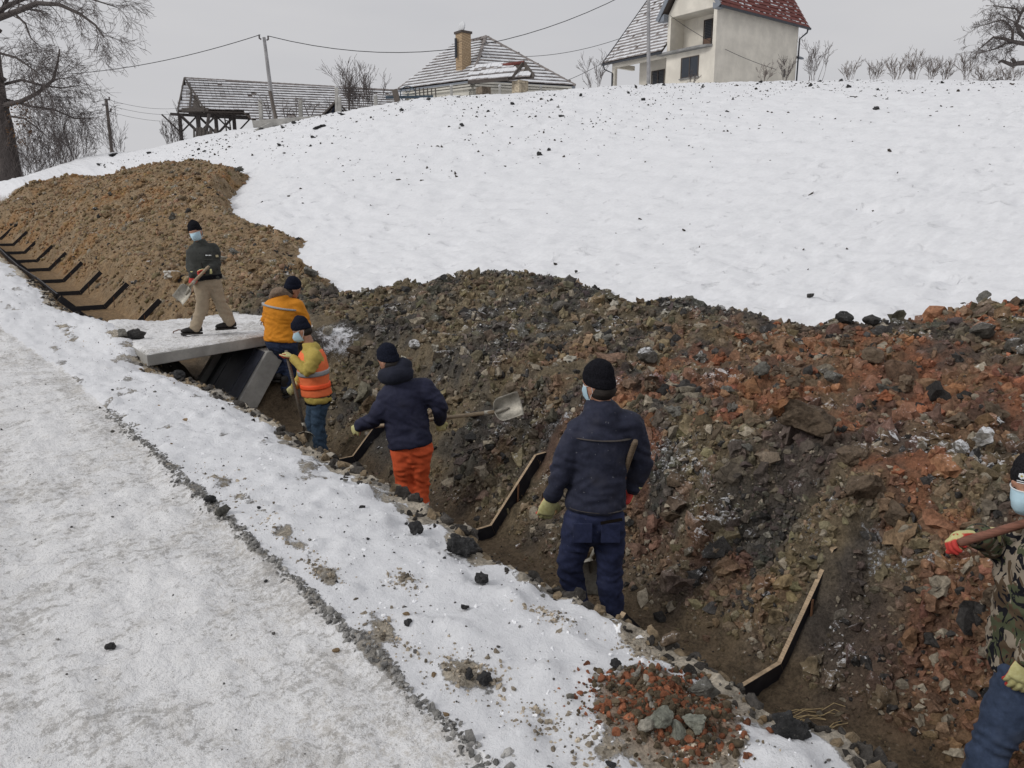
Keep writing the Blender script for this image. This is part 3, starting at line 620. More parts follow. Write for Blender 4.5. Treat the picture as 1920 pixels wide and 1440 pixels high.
alike(85, 4.6, 9.5, .8, 5.2, in_spoil, .055, .13, ['brown', 'red', 'brown', 'grey', 'red', 'brown', 'frosted'], 'the reddish spoil', 'stones of the reddish spoil', 61, ['at the right edge', 'above the camouflage glove', 'level with the nearest rib', 'right of the nearest rib', 'below the largest boulder', 'beside the largest boulder', 'left of the largest boulder', 'right of the denim worker'])
alike(85, 4.6, 8.2, 5.2, 12.0, in_spoil, .06, .13, ['grey', 'brown', 'grey', 'brown', 'pale', 'frosted', 'dark'], 'the grey spoil', 'stones of the grey spoil', 62, ['behind the denim worker', 'left of the denim worker', 'above the second rib', 'above the raised shovel', 'right of the hooded worker', 'behind the hooded worker', 'right of the vest worker', 'above the orange jacket'])
alike(60, 4.8, 9.5, 12.8, 30, in_brown, .10, .22, ['tan', 'tan', 'brown', 'grey', 'pale'], 'the brown bank', 'stones of the brown bank', 63, ['right of the walking worker', 'behind the walking worker', 'left of the walking worker', 'above the first far rib', 'above the second far rib', 'above the third far rib', 'above the fourth far rib', 'above the fifth far rib'], 1.3)
def field_place(x, y):
    q = np.array([x, y, hill(np.array([x]), np.array([y]))[0]]) - CPOS; w = q @ FW; px = 960 + FPX * (q @ RT) / w; py = 720 - FPX * (q @ UPC) / w
    return ('near the brow' if py < 215 else 'in the upper slope' if py < 300 else 'in the middle slope' if py < 400 else 'low on the slope'), ['below the barn', 'below the wooden post', 'below the chimney', 'below the hipped roof porch', 'left below the tall house', 'straight below the tall house', 'right below the tall house', 'below the tall shrubs', 'below the fruit tree'][int(np.clip((px - 450) / 163, 0, 8))]
rr = np.random.default_rng(64); X, Y = field_pts(900, rr); X, Y = X[:60], Y[:60]; z = surf(X, Y)
for k in range(len(X)): tag(stone('earth_clod', (X[k], Y[k], z[k]), float(rr.uniform(.08, .15)), 'clean', 300 + k % 6, 3, sink=.3, rough=.32), '%s dark clod poking through the snow %s, %s' % ('larger' if k % 3 == 0 else 'small', *field_place(X[k], Y[k])), 'clod', 'dark clods in the snowfield')
rr = np.random.default_rng(65); Y = .9 + 7 * rr.uniform(size=40) ** 1.5; X = rr.uniform(1.1, 2.15, 40); z = surf(X, Y)
for k in range(40): tag(stone('pebble', (X[k], Y[k], z[k]), float(rr.uniform(.010, .024)), ['clean', 'clean', 'tan', 'grey'][k % 4], 320 + k % 6, 2, sink=.15, rough=.25), 'small loose pebble scattered on the snowy verge', 'pebble', 'loose pebbles on the verge')
# ---------------------------------------------------------------- formwork, culvert, slab
def wood_mat(name, col, rings=30):
    m, nt, b = new_mat(name); v = scaled(nt, (3, 3, 26)); n1 = noise(nt, 6, 5, .6, v); n2 = noise(nt, 2.2, 3)
    c = mix(nt, ramp(nt, n1, .3, .7), tuple(x * .68 for x in col), tuple(min(1, x * 1.2) for x in col)); c = mix(nt, mth(nt, 'MULTIPLY', ramp(nt, n2, .5, .75), .55), c, tuple(x * .45 for x in col))
    nt.links.new(c, b.inputs['Base Color']); b.inputs['Roughness'].default_value = .75; bump(nt, b, n1, .3, .003); return m
M_PLYEDGE = wood_mat('plywood_edge', (.42, .31, .20))
def film_mat():
    m, nt, b = new_mat('black_film_plywood'); n = noise(nt, 9, 5, .65); n2 = noise(nt, 40, 3, .6)
    c = mix(nt, ramp(nt, n, .5, .8), (.012, .013, .019), (.05, .05, .056)); c = mix(nt, ramp(nt, n2, .68, .74), c, (.17, .16, .14))
    nt.links.new(c, b.inputs['Base Color']); nt.links.new(mth(nt, 'MULTIPLY_ADD', n, .5, .18), b.inputs['Roughness']); b.inputs['Specular IOR Level'].default_value = .4
    bump(nt, b, n, .25, .006); return m
M_FILM = film_mat(); M_PRINT = simple('faint_print', (.035, .034, .042), .6, .15); M_RUST = simple('rusty_steel', (.13, .065, .035), .8, .4, 30, .3)
def concrete_mat(name, col, frost=0.0):
    m, nt, b = new_mat(name); n1 = noise(nt, 3, 6, .6); n2 = noise(nt, 30, 5, .65); n3 = noise(nt, 90, 2, .5)
    c = mix(nt, ramp(nt, n1, .3, .7), tuple(x * .72 for x in col), tuple(x * 1.12 for x in col)); c = mix(nt, mth(nt, 'MULTIPLY', ramp(nt, n2, .45, .75), .4), c, tuple(x * .6 for x in col))
    pit = ramp(nt, n3, .70, .76); c = mix(nt, pit, c, tuple(x * .3 for x in col))
    nt.links.new(c, b.inputs['Base Color']); b.inputs['Roughness'].default_value = .9; b.inputs['Specular IOR Level'].default_value = .2
    bump(nt, b, mth(nt, 'SUBTRACT', n2, pit), .5, .008); return m
M_CONC = concrete_mat('concrete', (.42, .41, .385)); M_CONCD = concrete_mat('damp_concrete', (.24, .235, .225))  # second mix is a darker grey, for the trough floor

def formwork(Y, path, h, label, group, stakes=(), letters=False, thick=.027, cx=0):
    """black film-faced boards set on edge across the ditch, following its trapezoid; path = top inner edge (x, z)"""
    root = empty('formwork_rib', (path[0][0], Y, path[0][1])); ox, oz = path[0]
    tag(root, label, 'formwork', group)
    n = len(path); d = [Vector((path[k + 1][0] - path[k][0], path[k + 1][1] - path[k][1])).normalized() for k in range(n - 1)]
    nrm = [Vector((q.y, -q.x)) for q in d]          # downhill side of each run, below the edge
    low = []
    for k in range(n):
        a = nrm[max(k - 1, 0)]; b_ = nrm[min(k, n - 2)]; m_ = (a + b_).normalized(); low.append(Vector(path[k]) + m_ * (h / max(.4, m_.dot(a))))
    for k in range(n - 1):
        e = .0015
        a = Vector(path[k]) + d[k] * e; b_ = Vector(path[k + 1]) - d[k] * e; c = low[k + 1] - d[k] * e; f = low[k] + d[k] * e
        P = lambda q, y: (q.x - ox, y, q.y - oz)
        mb = MB().hexa([P(a, 0), P(b_, 0), P(c, 0), P(f, 0), P(a, thick), P(b_, thick), P(c, thick), P(f, thick)])
        me = mb.mesh('board'); me.materials.append(M_FILM); me.materials.append(M_PLYEDGE)
        for pl in me.polygons:
            if abs(pl.normal.y) < .5: pl.material_index = 1
        mesh_obj('board', me, None, root)
    for (sx, sz, L) in stakes:
        MB().tube([(sx - ox, -.012, sz - oz - .25), (sx - ox + .01, -.012, sz - oz + L)], .008, 6).build('stake', M_RUST, root)
    if letters:      # large tone-on-tone lettering, mostly worn away
        a = Vector(path[2]); dd = d[2]; nn = nrm[2]
        def stroke(u0, v0, u1, v1):
            p0 = a + dd * u0 + nn * v0; p1 = a + dd * u1 + nn * v1
            MB().bar((p0.x - ox, -.0015, p0.y - oz), (p1.x - ox, -.0015, p1.y - oz), .0022, .008, up=(0, 1, 0)).build('print_stroke', M_PRINT, root)
        for u in (.06, .20):
            stroke(u, .03, u, .13); stroke(u, .13, u + .07, .13)
        stroke(.20, .08, .25, .08); stroke(.20, .03, .27, .03)
        for u in (.34, .40, .46): stroke(u, .03, u, .13)
    return root
G_N = 'plywood ribs across the near ditch'
formwork(2.24, [(2.42, -.16), (3.19, -.95), (3.77, -.95), (4.25, -.36), (4.47, -.35)], .15, 'nearest black plywood rib with bright cut edge, at the lower right', G_N, [(4.03, -.60, -.02)])
formwork(5.05, [(2.42, -.2), (3.22, -1.0), (3.72, -1.0), (4.22, -.46), (4.41, -.455)], .13, 'black plywood rib with bright edge left behind the denim jacket worker', G_N, [(4.0, -.62, -.06)])
formwork(7.63, [(2.42, -.2), (3.24, -1.02), (3.69, -1.02), (4.17, -.52)], .16, 'black plywood rib between the vest worker and the hooded worker', G_N, letters=True)
far_lab = ['nearest black rib of the row beyond the concrete slab', 'second black rib of the row beyond the slab', 'third black rib of the row beyond the slab', 'fourth black rib of the row beyond the slab',
           'fifth black rib of the row beyond the slab, counted from the slab', 'sixth black rib counted from the slab', 'seventh black rib counted from the slab', 'eighth black rib counted from the slab', 'farthest black rib at the left edge of the photo']
for i in range(9):
    Y = 15.6 + 2.7 * i; cz = [-.37, -.25, -.16, -.06, .09, .21, .37, .56, .72][i]; cxx = [3.21, 3.23, 3.22, 3.27, 3.31, 3.34, 3.32, 3.28, 3.15][i]
    formwork(Y, [(cxx - 1.12, cz + .6), (cxx - .52, cz), (cxx, cz), (cxx + .48, cz + .455)], .10, far_lab[i], 'plywood ribs of the finished bed', [(cxx + .2, cz + .15, .0)], thick=.022)
# boards laid along the road-side slope between the far ribs
for i in range(8):
    Y = 15.6 + 2.7 * i; cz = [-.37, -.25, -.16, -.06, .09, .21, .37, .56, .72]; cxx = [3.21, 3.23, 3.22, 3.27, 3.31, 3.34, 3.32, 3.28, 3.15]
    a = (cxx[i] - 1.16, Y + .06, cz[i] + .58); b_ = (cxx[i + 1] - 1.16, Y + 2.66, cz[i + 1] + .58)
    o = MB().bar(a, b_, .025, .11).build('edge_board', M_FILM); tag(o, 'black edge board along the road side, joining the ' + ['first', 'second', 'third', 'fourth', 'fifth', 'sixth', 'seventh', 'eighth'][i] + ' and next rib beyond the slab', 'board', 'edge boards of the finished bed')

# concrete trough that the slab bridges
cul = tag(empty('culvert', (3.0, 9.7, -.75)), 'open trapezoidal concrete trough under the snowy slab', 'culvert')
def trap(y, zb, ztop, xl, xr, sl, t):
    """inner and outer outline of a trough section"""
    return [(xl - sl, ztop), (xl, zb), (xr, zb), (xr + sl, ztop)], [(xl - sl - t * 1.15, ztop), (xl - t * .6, zb - t), (xr + t * .6, zb - t), (xr + sl + t * 1.15, ztop)]
def loc(x, y, z): return (x - 3.0, y - 9.7, z + .75)
Y0, Y1, ZB, ZT = 9.62, 10.95, -.73, -.085
I_, O_ = trap(0, ZB, ZT, 2.62, 3.08, .44, .25)
def section(mat_, nm, k):
    a, b_ = I_[k], I_[k + 1]; c, d_ = O_[k + 1], O_[k]
    return MB().hexa([loc(a[0], Y0, a[1]), loc(b_[0], Y0, b_[1]), loc(c[0], Y0, c[1]), loc(d_[0], Y0, d_[1]), loc(a[0], Y1, a[1]), loc(b_[0], Y1, b_[1]), loc(c[0], Y1, c[1]), loc(d_[0], Y1, d_[1])]).build(nm, mat_, cul, bevel=.012)
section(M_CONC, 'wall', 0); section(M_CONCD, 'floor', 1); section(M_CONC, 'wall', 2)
# dark sheeting left on the uphill wall, four panels
M_SHEET = simple('dark_blue_sheeting', (.07, .075, .10), .5, .35, 5, .15, 20, spec=.4)
for k in range(4):
    y0 = Y0 + .05 + k * .315; y1 = y0 + .305; a, b_ = I_[3], I_[2]; e = .012 + .004 * (k % 2)
    P = [(a[0] - e, y0, a[1] - .01), (a[0] - e, y1, a[1] - .01), (b_[0] - e, y1, b_[1] + .012), (b_[0] - e, y0, b_[1] + .012)]
    MB().prism([loc(*p) for p in P], (-.006, 0, .004)).build('sheet_panel', M_SHEET, cul)
P = [(2.64, Y0 + .06, ZB), (3.05, Y0 + .06, ZB), (3.05, Y1 - .02, ZB), (2.64, Y1 - .02, ZB)]
MB().prism([loc(p[0], p[1], p[2] + .004) for p in P], (0, 0, .012)).build('sheet_panel', M_SHEET, cul)
# end frame at the far mouth
def frame_pts(off): return [(2.62 - .44 + off * 1.2, ZT), (2.62 + off * .75, ZB + off), (3.08 - off * .75, ZB + off), (3.08 + .44 - off * 1.2, ZT)]
A_, B_ = frame_pts(.0), frame_pts(.09)
for k in range(3):
    MB().hexa([loc(A_[k][0], Y1, A_[k][1]), loc(A_[k + 1][0], Y1, A_[k + 1][1]), loc(B_[k + 1][0], Y1, B_[k + 1][1]), loc(B_[k][0], Y1, B_[k][1]),
               loc(A_[k][0], Y1 + .12, A_[k][1]), loc(A_[k + 1][0], Y1 + .12, A_[k + 1][1]), loc(B_[k + 1][0], Y1 + .12, B_[k + 1][1]), loc(B_[k][0], Y1 + .12, B_[k][1])]).build('end_frame', M_CONC, cul)

# the slab
SA, SB, SC, SD = [np.array(p) for p in ((2.02, 9.3), (4.60, 10.22), (4.08, 12.5), (2.06, 11.75))]; ST, STH = .085, .135
slab = tag(empty('concrete_slab', (3.1, 10.9, ST - STH)), 'concrete slab bridging the ditch, topped with trodden snow', 'slab')
P = [(q[0] - 3.1, q[1] - 10.9, 0) for q in (SA, SB, SC, SD)]
MB().prism(P, (0, 0, STH)).build('deck', M_CONC, slab, bevel=.012)
def slab_uv(u, v): return (SA * (1 - u)[..., None] + SB * u[..., None]) * (1 - v)[..., None] + (SD * (1 - u)[..., None] + SC * u[..., None]) * v[..., None]
nu, nv = 100, 100; U, V_ = np.meshgrid(np.linspace(.0, 1, nu), np.linspace(.0, 1, nv), indexing='ij'); XY = slab_uv(U, V_)
edge = np.minimum(np.minimum(U * 2.6, (1 - U) * 2.6), np.minimum(V_ * 2.4, (1 - V_) * 2.4)) + .02 * fbm(XY[..., 0] * 6, XY[..., 1] * 6, 121, 3) + .02
back = .10 * sstep(.55, .95, 1 - U) * sstep(.5, 1, V_)
hgt = sstep(.0, .05, edge - .025) * (.026 + .012 * fbm(XY[..., 0] * 2.5, XY[..., 1] * 2.5, 122, 3) + .012 * fbm(XY[..., 0] * 10, XY[..., 1] * 10, 123, 3, .6) + back) - .004
VV = np.stack([XY[..., 0] - 3.1, XY[..., 1] - 10.9, STH + hgt], -1).reshape(-1, 3); ii = np.arange(nu * nv).reshape(nu, nv)
FF = np.stack([ii[:-1, :-1], ii[1:, :-1], ii[1:, 1:], ii[:-1, 1:]], -1).reshape(-1, 4); me = np_mesh('snow_cover', VV, FF, True)
f_attr(me, 'snowy', np.full(nu * nv, 1.05)); f_attr(me, 'grit', (.25 + .6 * sstep(.25, .0, V_) + .3 * fbm(XY[..., 0], XY[..., 1] * 3, 124, 3)).ravel()); c_attr(me, 'tint', np.full((nu * nv, 3), .3))
mesh_obj('snow_cover', me, M_ROAD, slab)
for (u, v) in ((.30, .42), (.80, .30)):
    c = slab_uv(np.array(u), np.array(v)); x, y = c[0] - 3.1, c[1] - 10.9; z = STH + .02
    MB().tube([(x - .10, y, z - .03), (x - .09, y, z + .035), (x - .03, y - .01, z + .055), (x + .05, y - .02, z + .045), (x + .09, y - .03, z + .0)], .008, 6).build('lifting_loop', M_RUST, slab)

# torn plastic sack on the brown bank behind the walking man
p0 = hit(325, 528)
def sack():
    V, F = rock_proto(77, 4, 3, .35, (1, .7, .6)); V = V * np.array([.22, .16, .18]); V = V + .03 * np.stack([vnoise(V[:, 1] * 14, V[:, 2] * 14, 3), vnoise(V[:, 0] * 14, V[:, 2] * 14, 4), vnoise(V[:, 0] * 14, V[:, 1] * 14, 5)], 1)
    root = tag(empty('plastic_sack', tuple(p0)), 'crumpled white plastic sack on the brown bank behind the walking worker', 'sack')
    me = np_mesh('bag', V + np.array([0, 0, .12]), F, True); mesh_obj('bag', me, simple('white_plastic', (.62, .60, .55), .4, .12, 10, .2), root)
    MB().bar((.05, -.14, .02), (.26, -.12, .06), .03, .14).build('dark_strap', simple('dark_plastic', (.02, .022, .03), .4), root); return root
sack()
# dry straw in the ditch bed by the right edge
M_STRAW = simple('dry_straw', (.42, .32, .17), .8, .2); rs = random.Random(3)
q = hit(1560, 1352); mb = MB()
for k in range(14):
    a = rs.uniform(-.5, .5) + 2.6; L = rs.uniform(.08, .26); x, y = q[0] + rs.uniform(-.12, .12), q[1] + rs.uniform(-.10, .10); z = zat(x, y) + .012
    x2, y2 = x + L * math.cos(a), y + L * math.sin(a); mb.tube([(x, y, z), ((x + x2) / 2, (y + y2) / 2, max(z, zat((x + x2) / 2, (y + y2) / 2)) + .018), (x2, y2, zat(x2, y2) + .012)], .0022, 4)
tag(mb.build('straw', M_STRAW), 'dry straw stalks in the ditch bed', 'straw', kind='stuff')
# ---------------------------------------------------------------- buildings on the brow
def atz(px, py, z):
    r = ray(px, py); return CPOS + r * ((z - CAM_H) / r[2])
def plaster(name, col):
    m, nt, b = new_mat(name); n1 = noise(nt, .9, 5, .6); n2 = noise(nt, 9, 5, .65); v = scaled(nt, (2.5, 2.5, .35)); n3 = noise(nt, 2, 4, .6, v)
    c = mix(nt, ramp(nt, n1, .35, .7), tuple(x * .86 for x in col), tuple(min(1, x * 1.06) for x in col)); c = mix(nt, mth(nt, 'MULTIPLY', ramp(nt, n3, .55, .8), .3), c, tuple(x * .62 for x in col))
    nt.links.new(c, b.inputs['Base Color']); b.inputs['Roughness'].default_value = .9; bump(nt, b, n2, .3, .01); return m
M_CREAM = plaster('cream_plaster', (.70, .66, .58)); M_WHITEW = plaster('whitewashed_plaster', (.56, .54, .48)); M_GREYTRIM = simple('blue_grey_trim', (.20, .22, .25), .5, .1); M_GUT = simple('dark_gutter', (.045, .05, .06), .4, .15, metal=.3)
M_DKWIN = simple('dark_shutter', (.030, .034, .042), .35, .3, 12, spec=.5); M_DKWOOD = wood_mat('dark_wood', (.075, .06, .052)); M_GLASS = simple('window_glass', (.02, .026, .036), .06, .1, 3, spec=.6)
M_BROWNWOOD = wood_mat('brown_door_wood', (.14, .085, .06)); M_OLDWOOD = wood_mat('weathered_wood', (.10, .085, .075)); M_TILE_R = simple('red_roof_tile', (.155, .050, .042), .8, .4, 5); M_TILE_G = simple('old_roof_tile', (.25, .225, .215), .8, .35, 5)
M_RSNOW = simple('roof_snow', (.72, .73, .755), .9, .06, 6); M_SLAB = concrete_mat('balcony_concrete', (.27, .27, .265))
def inpoly(u, v, P):
    ins = np.zeros(u.shape, bool)
    for k in range(len(P)):
        ax, ay = P[k]; bx, by = P[(k + 1) % len(P)]
        if abs(by - ay) > 1e-9: ins ^= ((ay > v) != (by > v)) & (u < (bx - ax) * (v - ay) / (by - ay) + ax)
    return ins
def tile_roof(parent, pts, eave, tile, snow, w=.24, h=.36, cover=.62, prob=.93, seed=1, under=True, org=(0, 0, 0), lift=.05, thick=None):
    """pts: roof plane polygon (world), eave = indices of its two eave points; rows of tiles with a lip, snow lying on each"""
    rr = np.random.default_rng(seed); org = np.array(org, float); P = np.array([np.array(p, float) for p in pts]); o = P[eave[0]]; u = P[eave[1]] - o; L = np.linalg.norm(u); u = u / L
    n = np.zeros(3)
    for k in range(len(P)): n += np.cross(P[k] - o, P[(k + 1) % len(P)] - o)
    n /= np.linalg.norm(n); n = n if n[2] > 0 else -n; v = np.cross(n, u); v = v if v[2] > 0 else -v
    Q = np.stack([(P - o) @ u, (P - o) @ v], 1); u0, u1 = Q[:, 0].min(), Q[:, 0].max(); v0, v1 = Q[:, 1].min(), Q[:, 1].max()
    if under: MB().prism([tuple(p - org) for p in P], tuple(-n * .08)).build('roof_deck', M_DKWOOD, parent)
    us = np.arange(u0 + w / 2, u1, w); vs = np.arange(v0 + h / 2, v1, h); UU, VV = np.meshgrid(us, vs, indexing='ij'); k = inpoly(UU.ravel(), VV.ravel(), Q); UU = UU.ravel()[k]; VV = VV.ravel()[k]; m = len(UU)
    if not m: return
    def plates(uc, vlo, vhi, hw, n_lo, n_hi, th):
        C = []
        for (su, vv, nn) in ((-1, vlo, n_lo), (1, vlo, n_lo), (1, vhi, n_hi), (-1, vhi, n_hi)): C.append(o + (uc + su * hw)[:, None] * u + vv[:, None] * v + (nn)[:, None] * n)
        T = [c + n * th[:, None] if hasattr(th, '__len__') else c + n * th for c in C]; W = np.stack(C + T, 1) - org; F = np.array([(4, 5, 6, 7), (0, 1, 5, 4), (1, 2, 6, 5), (2, 3, 7, 6), (3, 0, 4, 7)])
        return W.reshape(-1, 3), (F[None] + (np.arange(len(uc)) * 8)[:, None, None]).reshape(-1, 4)
    jit = rr.normal(0, .006, m); one = np.ones(m)
    V, F = plates(UU, VV - h * .5, VV + h * .52, w * .485 * one, lift * one + jit, .012 * one, .022); t = mesh_obj('tiles', np_mesh('tiles', V, F), tile, parent); t['kind'] = 'stuff'
    patch = fbm(UU * .5, VV * .5, seed + 5, 3); sel = rr.uniform(size=m) < np.clip(prob + .04 - .35 * np.maximum(0, patch - .25), 0, 1); c = np.clip(cover + .09 * rr.normal(size=m) + .22 * patch, .12, .93)[sel]; uu = UU[sel]; vv = VV[sel]; ln = lift + jit[sel] + .022
    lo = vv + h * .5 - h * c; fr = (lo - (vv - h * .5)) / h
    V, F = plates(uu, lo, vv + h * .5, w * .492 * (1 - .12 * rr.uniform(size=len(uu)) ** 3), ln * (1 - fr) + .034 * fr - .01, .034 * np.ones(len(uu)) - .01, .02 + .018 * c); t = mesh_obj('snow', np_mesh('snow', V, F), snow, parent); t['kind'] = 'stuff'
    return n
def ridge_caps(parent, a, b, org, r=.10, step=.36, material=None):
    a = Vector(a) - Vector(org); b = Vector(b) - Vector(org); d = b - a; n = max(2, int(d.length / step)); mb = MB()
    for k in range(n):
        p = a + d * (k / n); q = a + d * ((k + 1.08) / n); mb.tube([p, q], [r * 1.08, r * .92], 7)
    t = mb.build('ridge_caps', material or M_TILE_G, parent); t['kind'] = 'stuff'; return t

# ---- two-storey house
HS = 1.12; h1 = pt(1338, 152, 56.0)
house = tag(empty('house', tuple(h1)), 'cream two-storey house with red roof, recessed balcony and snowy side roof', 'house'); house.scale = (HS, HS, HS)
B = -3.2
mb = MB(); mb.box((0, 0, B), (8.64, .25, 4.4)); mb.box((0, .25, B), (.25, 3.6, 2.02)); mb.box((0, 3.6, B), (8.64, 3.85, 4.4)); mb.box((8.39, .25, B), (8.64, 3.6, 4.4))
mb.box((1.3, .25, 2.02), (1.5, 3.6, 4.25)); mb.box((0, .25, 4.25), (1.5, 3.6, 4.4)); mb.prism([(0, 0, 4.4), (0, 3.85, 4.4), (0, 1.93, 7.3)], (.25, 0, 0)); mb.prism([(8.39, 0, 4.4), (8.39, 3.85, 4.4), (8.39, 1.93, 7.3)], (.25, 0, 0))
mb.box((.25, .25, 1.9), (1.3, 3.6, 2.02)); mb.build('wall', M_CREAM, house)
mb = MB(); mb.box((1.2, 3.85, B), (1.45, 7.3, 2.3)); mb.box((1.45, 7.05, B), (8.4, 7.3, 2.3)); mb.box((8.4, 3.85, B), (8.64, 7.3, 2.3)); mb.box((.0, 3.85, 1.95), (.24, 8.75, 2.24)); mb.box((.24, 8.5, 1.95), (2.0, 8.75, 2.24)); mb.build('wall', M_CREAM, house)
MB().box((0, 8.5, B), (.26, 8.76, 1.95)).build('porch_column', M_CREAM, house)
MB().prism([(1.25, .22, 2.03), (-.05, .22, 2.03), (-.30, .45, 2.03), (-.42, .9, 2.03), (-.42, 4.35, 2.03), (-.004, 4.35, 2.03), (-.004, 3.58, 2.03), (1.25, 3.58, 2.03)], (0, 0, .13)).build('balcony_slab', M_SLAB, house)
def window_(parent, x, y0, y1, z0, z1, nm='window', leaves=2, shut=False, wood=False):
    f = MB(); t = .05
    f.box((x - .05, y0, z0), (x + .02, y0 + t, z1)).box((x - .05, y1 - t, z0), (x + .02, y1, z1)).box((x - .05, y0 + t, z0), (x + .02, y1 - t, z0 + t)).box((x - .05, y0 + t, z1 - t), (x + .02, y1 - t, z1))
    for k in range(1, leaves): yc = y0 + (y1 - y0) * k / leaves; f.box((x - .048, yc - .03, z0 + t), (x + .018, yc + .03, z1 - t))
    w = f.build(nm, M_DKWOOD if not wood else M_BROWNWOOD, parent)
    for k in range(leaves):
        a = y0 + t + (y1 - y0 - 2 * t) * k / leaves + .03; b_ = y0 + t + (y1 - y0 - 2 * t) * (k + 1) / leaves - .03
        if shut:
            mb = MB(); n = int((z1 - z0) / .1)
            for q in range(n): zc = z0 + t + (z1 - z0 - 2 * t) * (q + .5) / n; mb.bar((x - .02, a, zc), (x - .02, b_, zc), .05, .022, up=(-.5, 0, 1))
            mb.box((x + .005, a, z0 + t), (x + .015, b_, z1 - t)); mb.build('shutter', M_DKWIN, w)
        else: MB().box((x - .022, a, z0 + t), (x - .012, b_, z1 - t)).build('pane', M_GLASS, w)
    return w
w = window_(house, -.002, 1.2, 2.6, .44, 1.68); MB().box((-.12, 1.12, .38), (-.003, 2.68, .435)).build('sill', M_SLAB, w)
window_(house, 1.29, .45, 1.26, 2.78, 3.98, shut=True)
d = window_(house, 1.285, 1.30, 1.98, 2.16, 3.98, 'balcony_door', 1, True); MB().box((1.22, 1.36, 2.22), (1.262, 1.92, 2.85)).build('door_panel', M_BROWNWOOD, d); MB().bar((1.20, 1.40, 3.0), (1.20, 1.40, 3.12), .03).build('handle', M_GUT, d)
window_(house, 1.19, 4.12, 4.5, 1.0, 1.5, leaves=1)
d = window_(house, 1.19, 5.0, 6.15, -1.2, 1.5, 'front_door', 2, True)
# roofs
def hp(x, y, z): return h1 + HS * np.array([x, y, z])
org = (0, 0, 0)
class Loc:      # roof helper working in the house's own axes
    pass
tile_roof(house, [(-.45, -.45, 4.16), (9.15, -.45, 4.16), (9.15, 1.93, 7.72), (-.45, 1.93, 7.72)], (0, 1), M_TILE_R, M_RSNOW, .21, .33, .16, .35, 21)
tile_roof(house, [(-.45, 4.32, 4.16), (9.15, 4.32, 4.16), (9.15, 1.93, 7.72), (-.45, 1.93, 7.72)], (0, 1), M_TILE_G, M_RSNOW, .21, .33, .6, .9, 22)
tile_roof(house, [(-.35, 3.98, 2.26), (-.35, 9.25, 2.26), (4.9, 9.25, 8.0), (4.9, 3.0, 8.0), (1.6, 3.98, 4.39)], (0, 1), M_TILE_G, M_RSNOW, .24, .34, .60, .92, 23, lift=.06)
tile_roof(house, [(10.1, 3.98, 2.26), (10.1, 9.25, 2.26), (4.9, 9.25, 8.0), (4.9, 3.98, 8.0)], (0, 1), M_TILE_G, M_RSNOW, .22, .34, .58, .9, 24)
mb = MB(); mb.bar((-.47, -.50, 4.12), (-.47, 1.93, 7.74), .05, .26); mb.build('barge_board', M_GREYTRIM, house); mb = MB(); mb.bar((-.47, 4.36, 4.10), (-.47, 1.93, 7.74), .05, .26); mb.build('barge_board', M_GREYTRIM, house)
MB().prism([(-.42, -.42, 4.05), (-.42, .02, 4.05), (-.42, .02, 4.4), (-.42, -.35, 4.25)], (.5, 0, 0)).build('eave_box', M_GREYTRIM, house); MB().prism([(-.42, 4.30, 4.03), (-.42, 3.83, 4.03), (-.42, 3.83, 4.45), (-.42, 4.25, 4.2)], (.5, 0, 0)).build('eave_box', M_GREYTRIM, house)
MB().bar((-.40, -.53, 4.10), (9.2, -.53, 4.10), .12, .12).build('gutter', M_GUT, house); MB().bar((-.44, 3.9, 2.17), (-.44, 9.28, 2.17), .12, .12).build('gutter', M_GUT, house)
MB().tube([(8.95, -.50, 4.05), (8.95, -.45, 3.85), (8.72, -.08, 3.5), (8.72, -.08, B)], .055, 8).build('downpipe', M_GUT, house); MB().tube([(-.42, 9.2, 2.1), (-.40, 9.1, 1.85), (-.08, 8.66, 1.6), (-.08, 8.66, B)], .05, 8).build('downpipe', M_GUT, house)
MB().bar((-.38, 9.27, 2.24), (4.9, 9.27, 8.0), .05, .2).build('barge_board', M_GUT, house)
V, F = ICO[2]; me = np_mesh('satellite_dish', V * np.array([.30, .30, .09]), F, True); dsh = mesh_obj('satellite_dish', me, M_GREYTRIM, house); dsh.location = (8.98, -.02, 2.35); dsh.rotation_euler = (.25, .1, 0)
MB().bar((8.63, .1, 2.3), (8.9, 0, 2.33), .04).build('dish_arm', M_GUT, house)
mb = MB(); mb.bar((7.3, -.03, .95), (7.3, -.03, 1.45), .1, .05); mb.bar((7.18, -.06, 1.35), (7.42, -.06, 1.35), .05); mb.bar((7.18, -.06, 1.1), (7.42, -.06, 1.1), .05); mb.build('wire_bracket', M_GUT, house)

# ---- low house with hipped roof
K = pt(885, 151, 43.0); ez = K[2]; Lp = atz(748, 169, ez); Rp = atz(1078, 162, ez); Bp = Lp + Rp - K
P1 = pt(911, 71, 47.5); P2 = atz(858, 86, P1[2]); org2 = np.array([K[0], K[1], hill(K[0], K[1]).item()])
hh = tag(empty('hipped_house', tuple(org2)), 'low white house with snowy hipped tile roof and brick chimney', 'house')
for k, (pg, ev, sd2) in enumerate((([Lp, K, P1, P2], (0, 1), 31), ([K, Rp, P1], (0, 1), 32), ([Rp, Bp, P2, P1], (0, 1), 33), ([Bp, Lp, P2], (0, 1), 34))): tile_roof(hh, pg, ev, M_TILE_G, M_RSNOW, .24, .36, .80, .98, sd2, org=org2, lift=.075)
for a, b_ in ((K, P1), (Rp, P1), (Lp, P2), (P1, P2)): ridge_caps(hh, a + [0, 0, .04], b_ + [0, 0, .06], org2)
cen = (K + Lp + Rp + Bp) / 4; ins = [q + (cen - q) * .075 for q in (K, Rp, Bp, Lp)]
mb = MB()
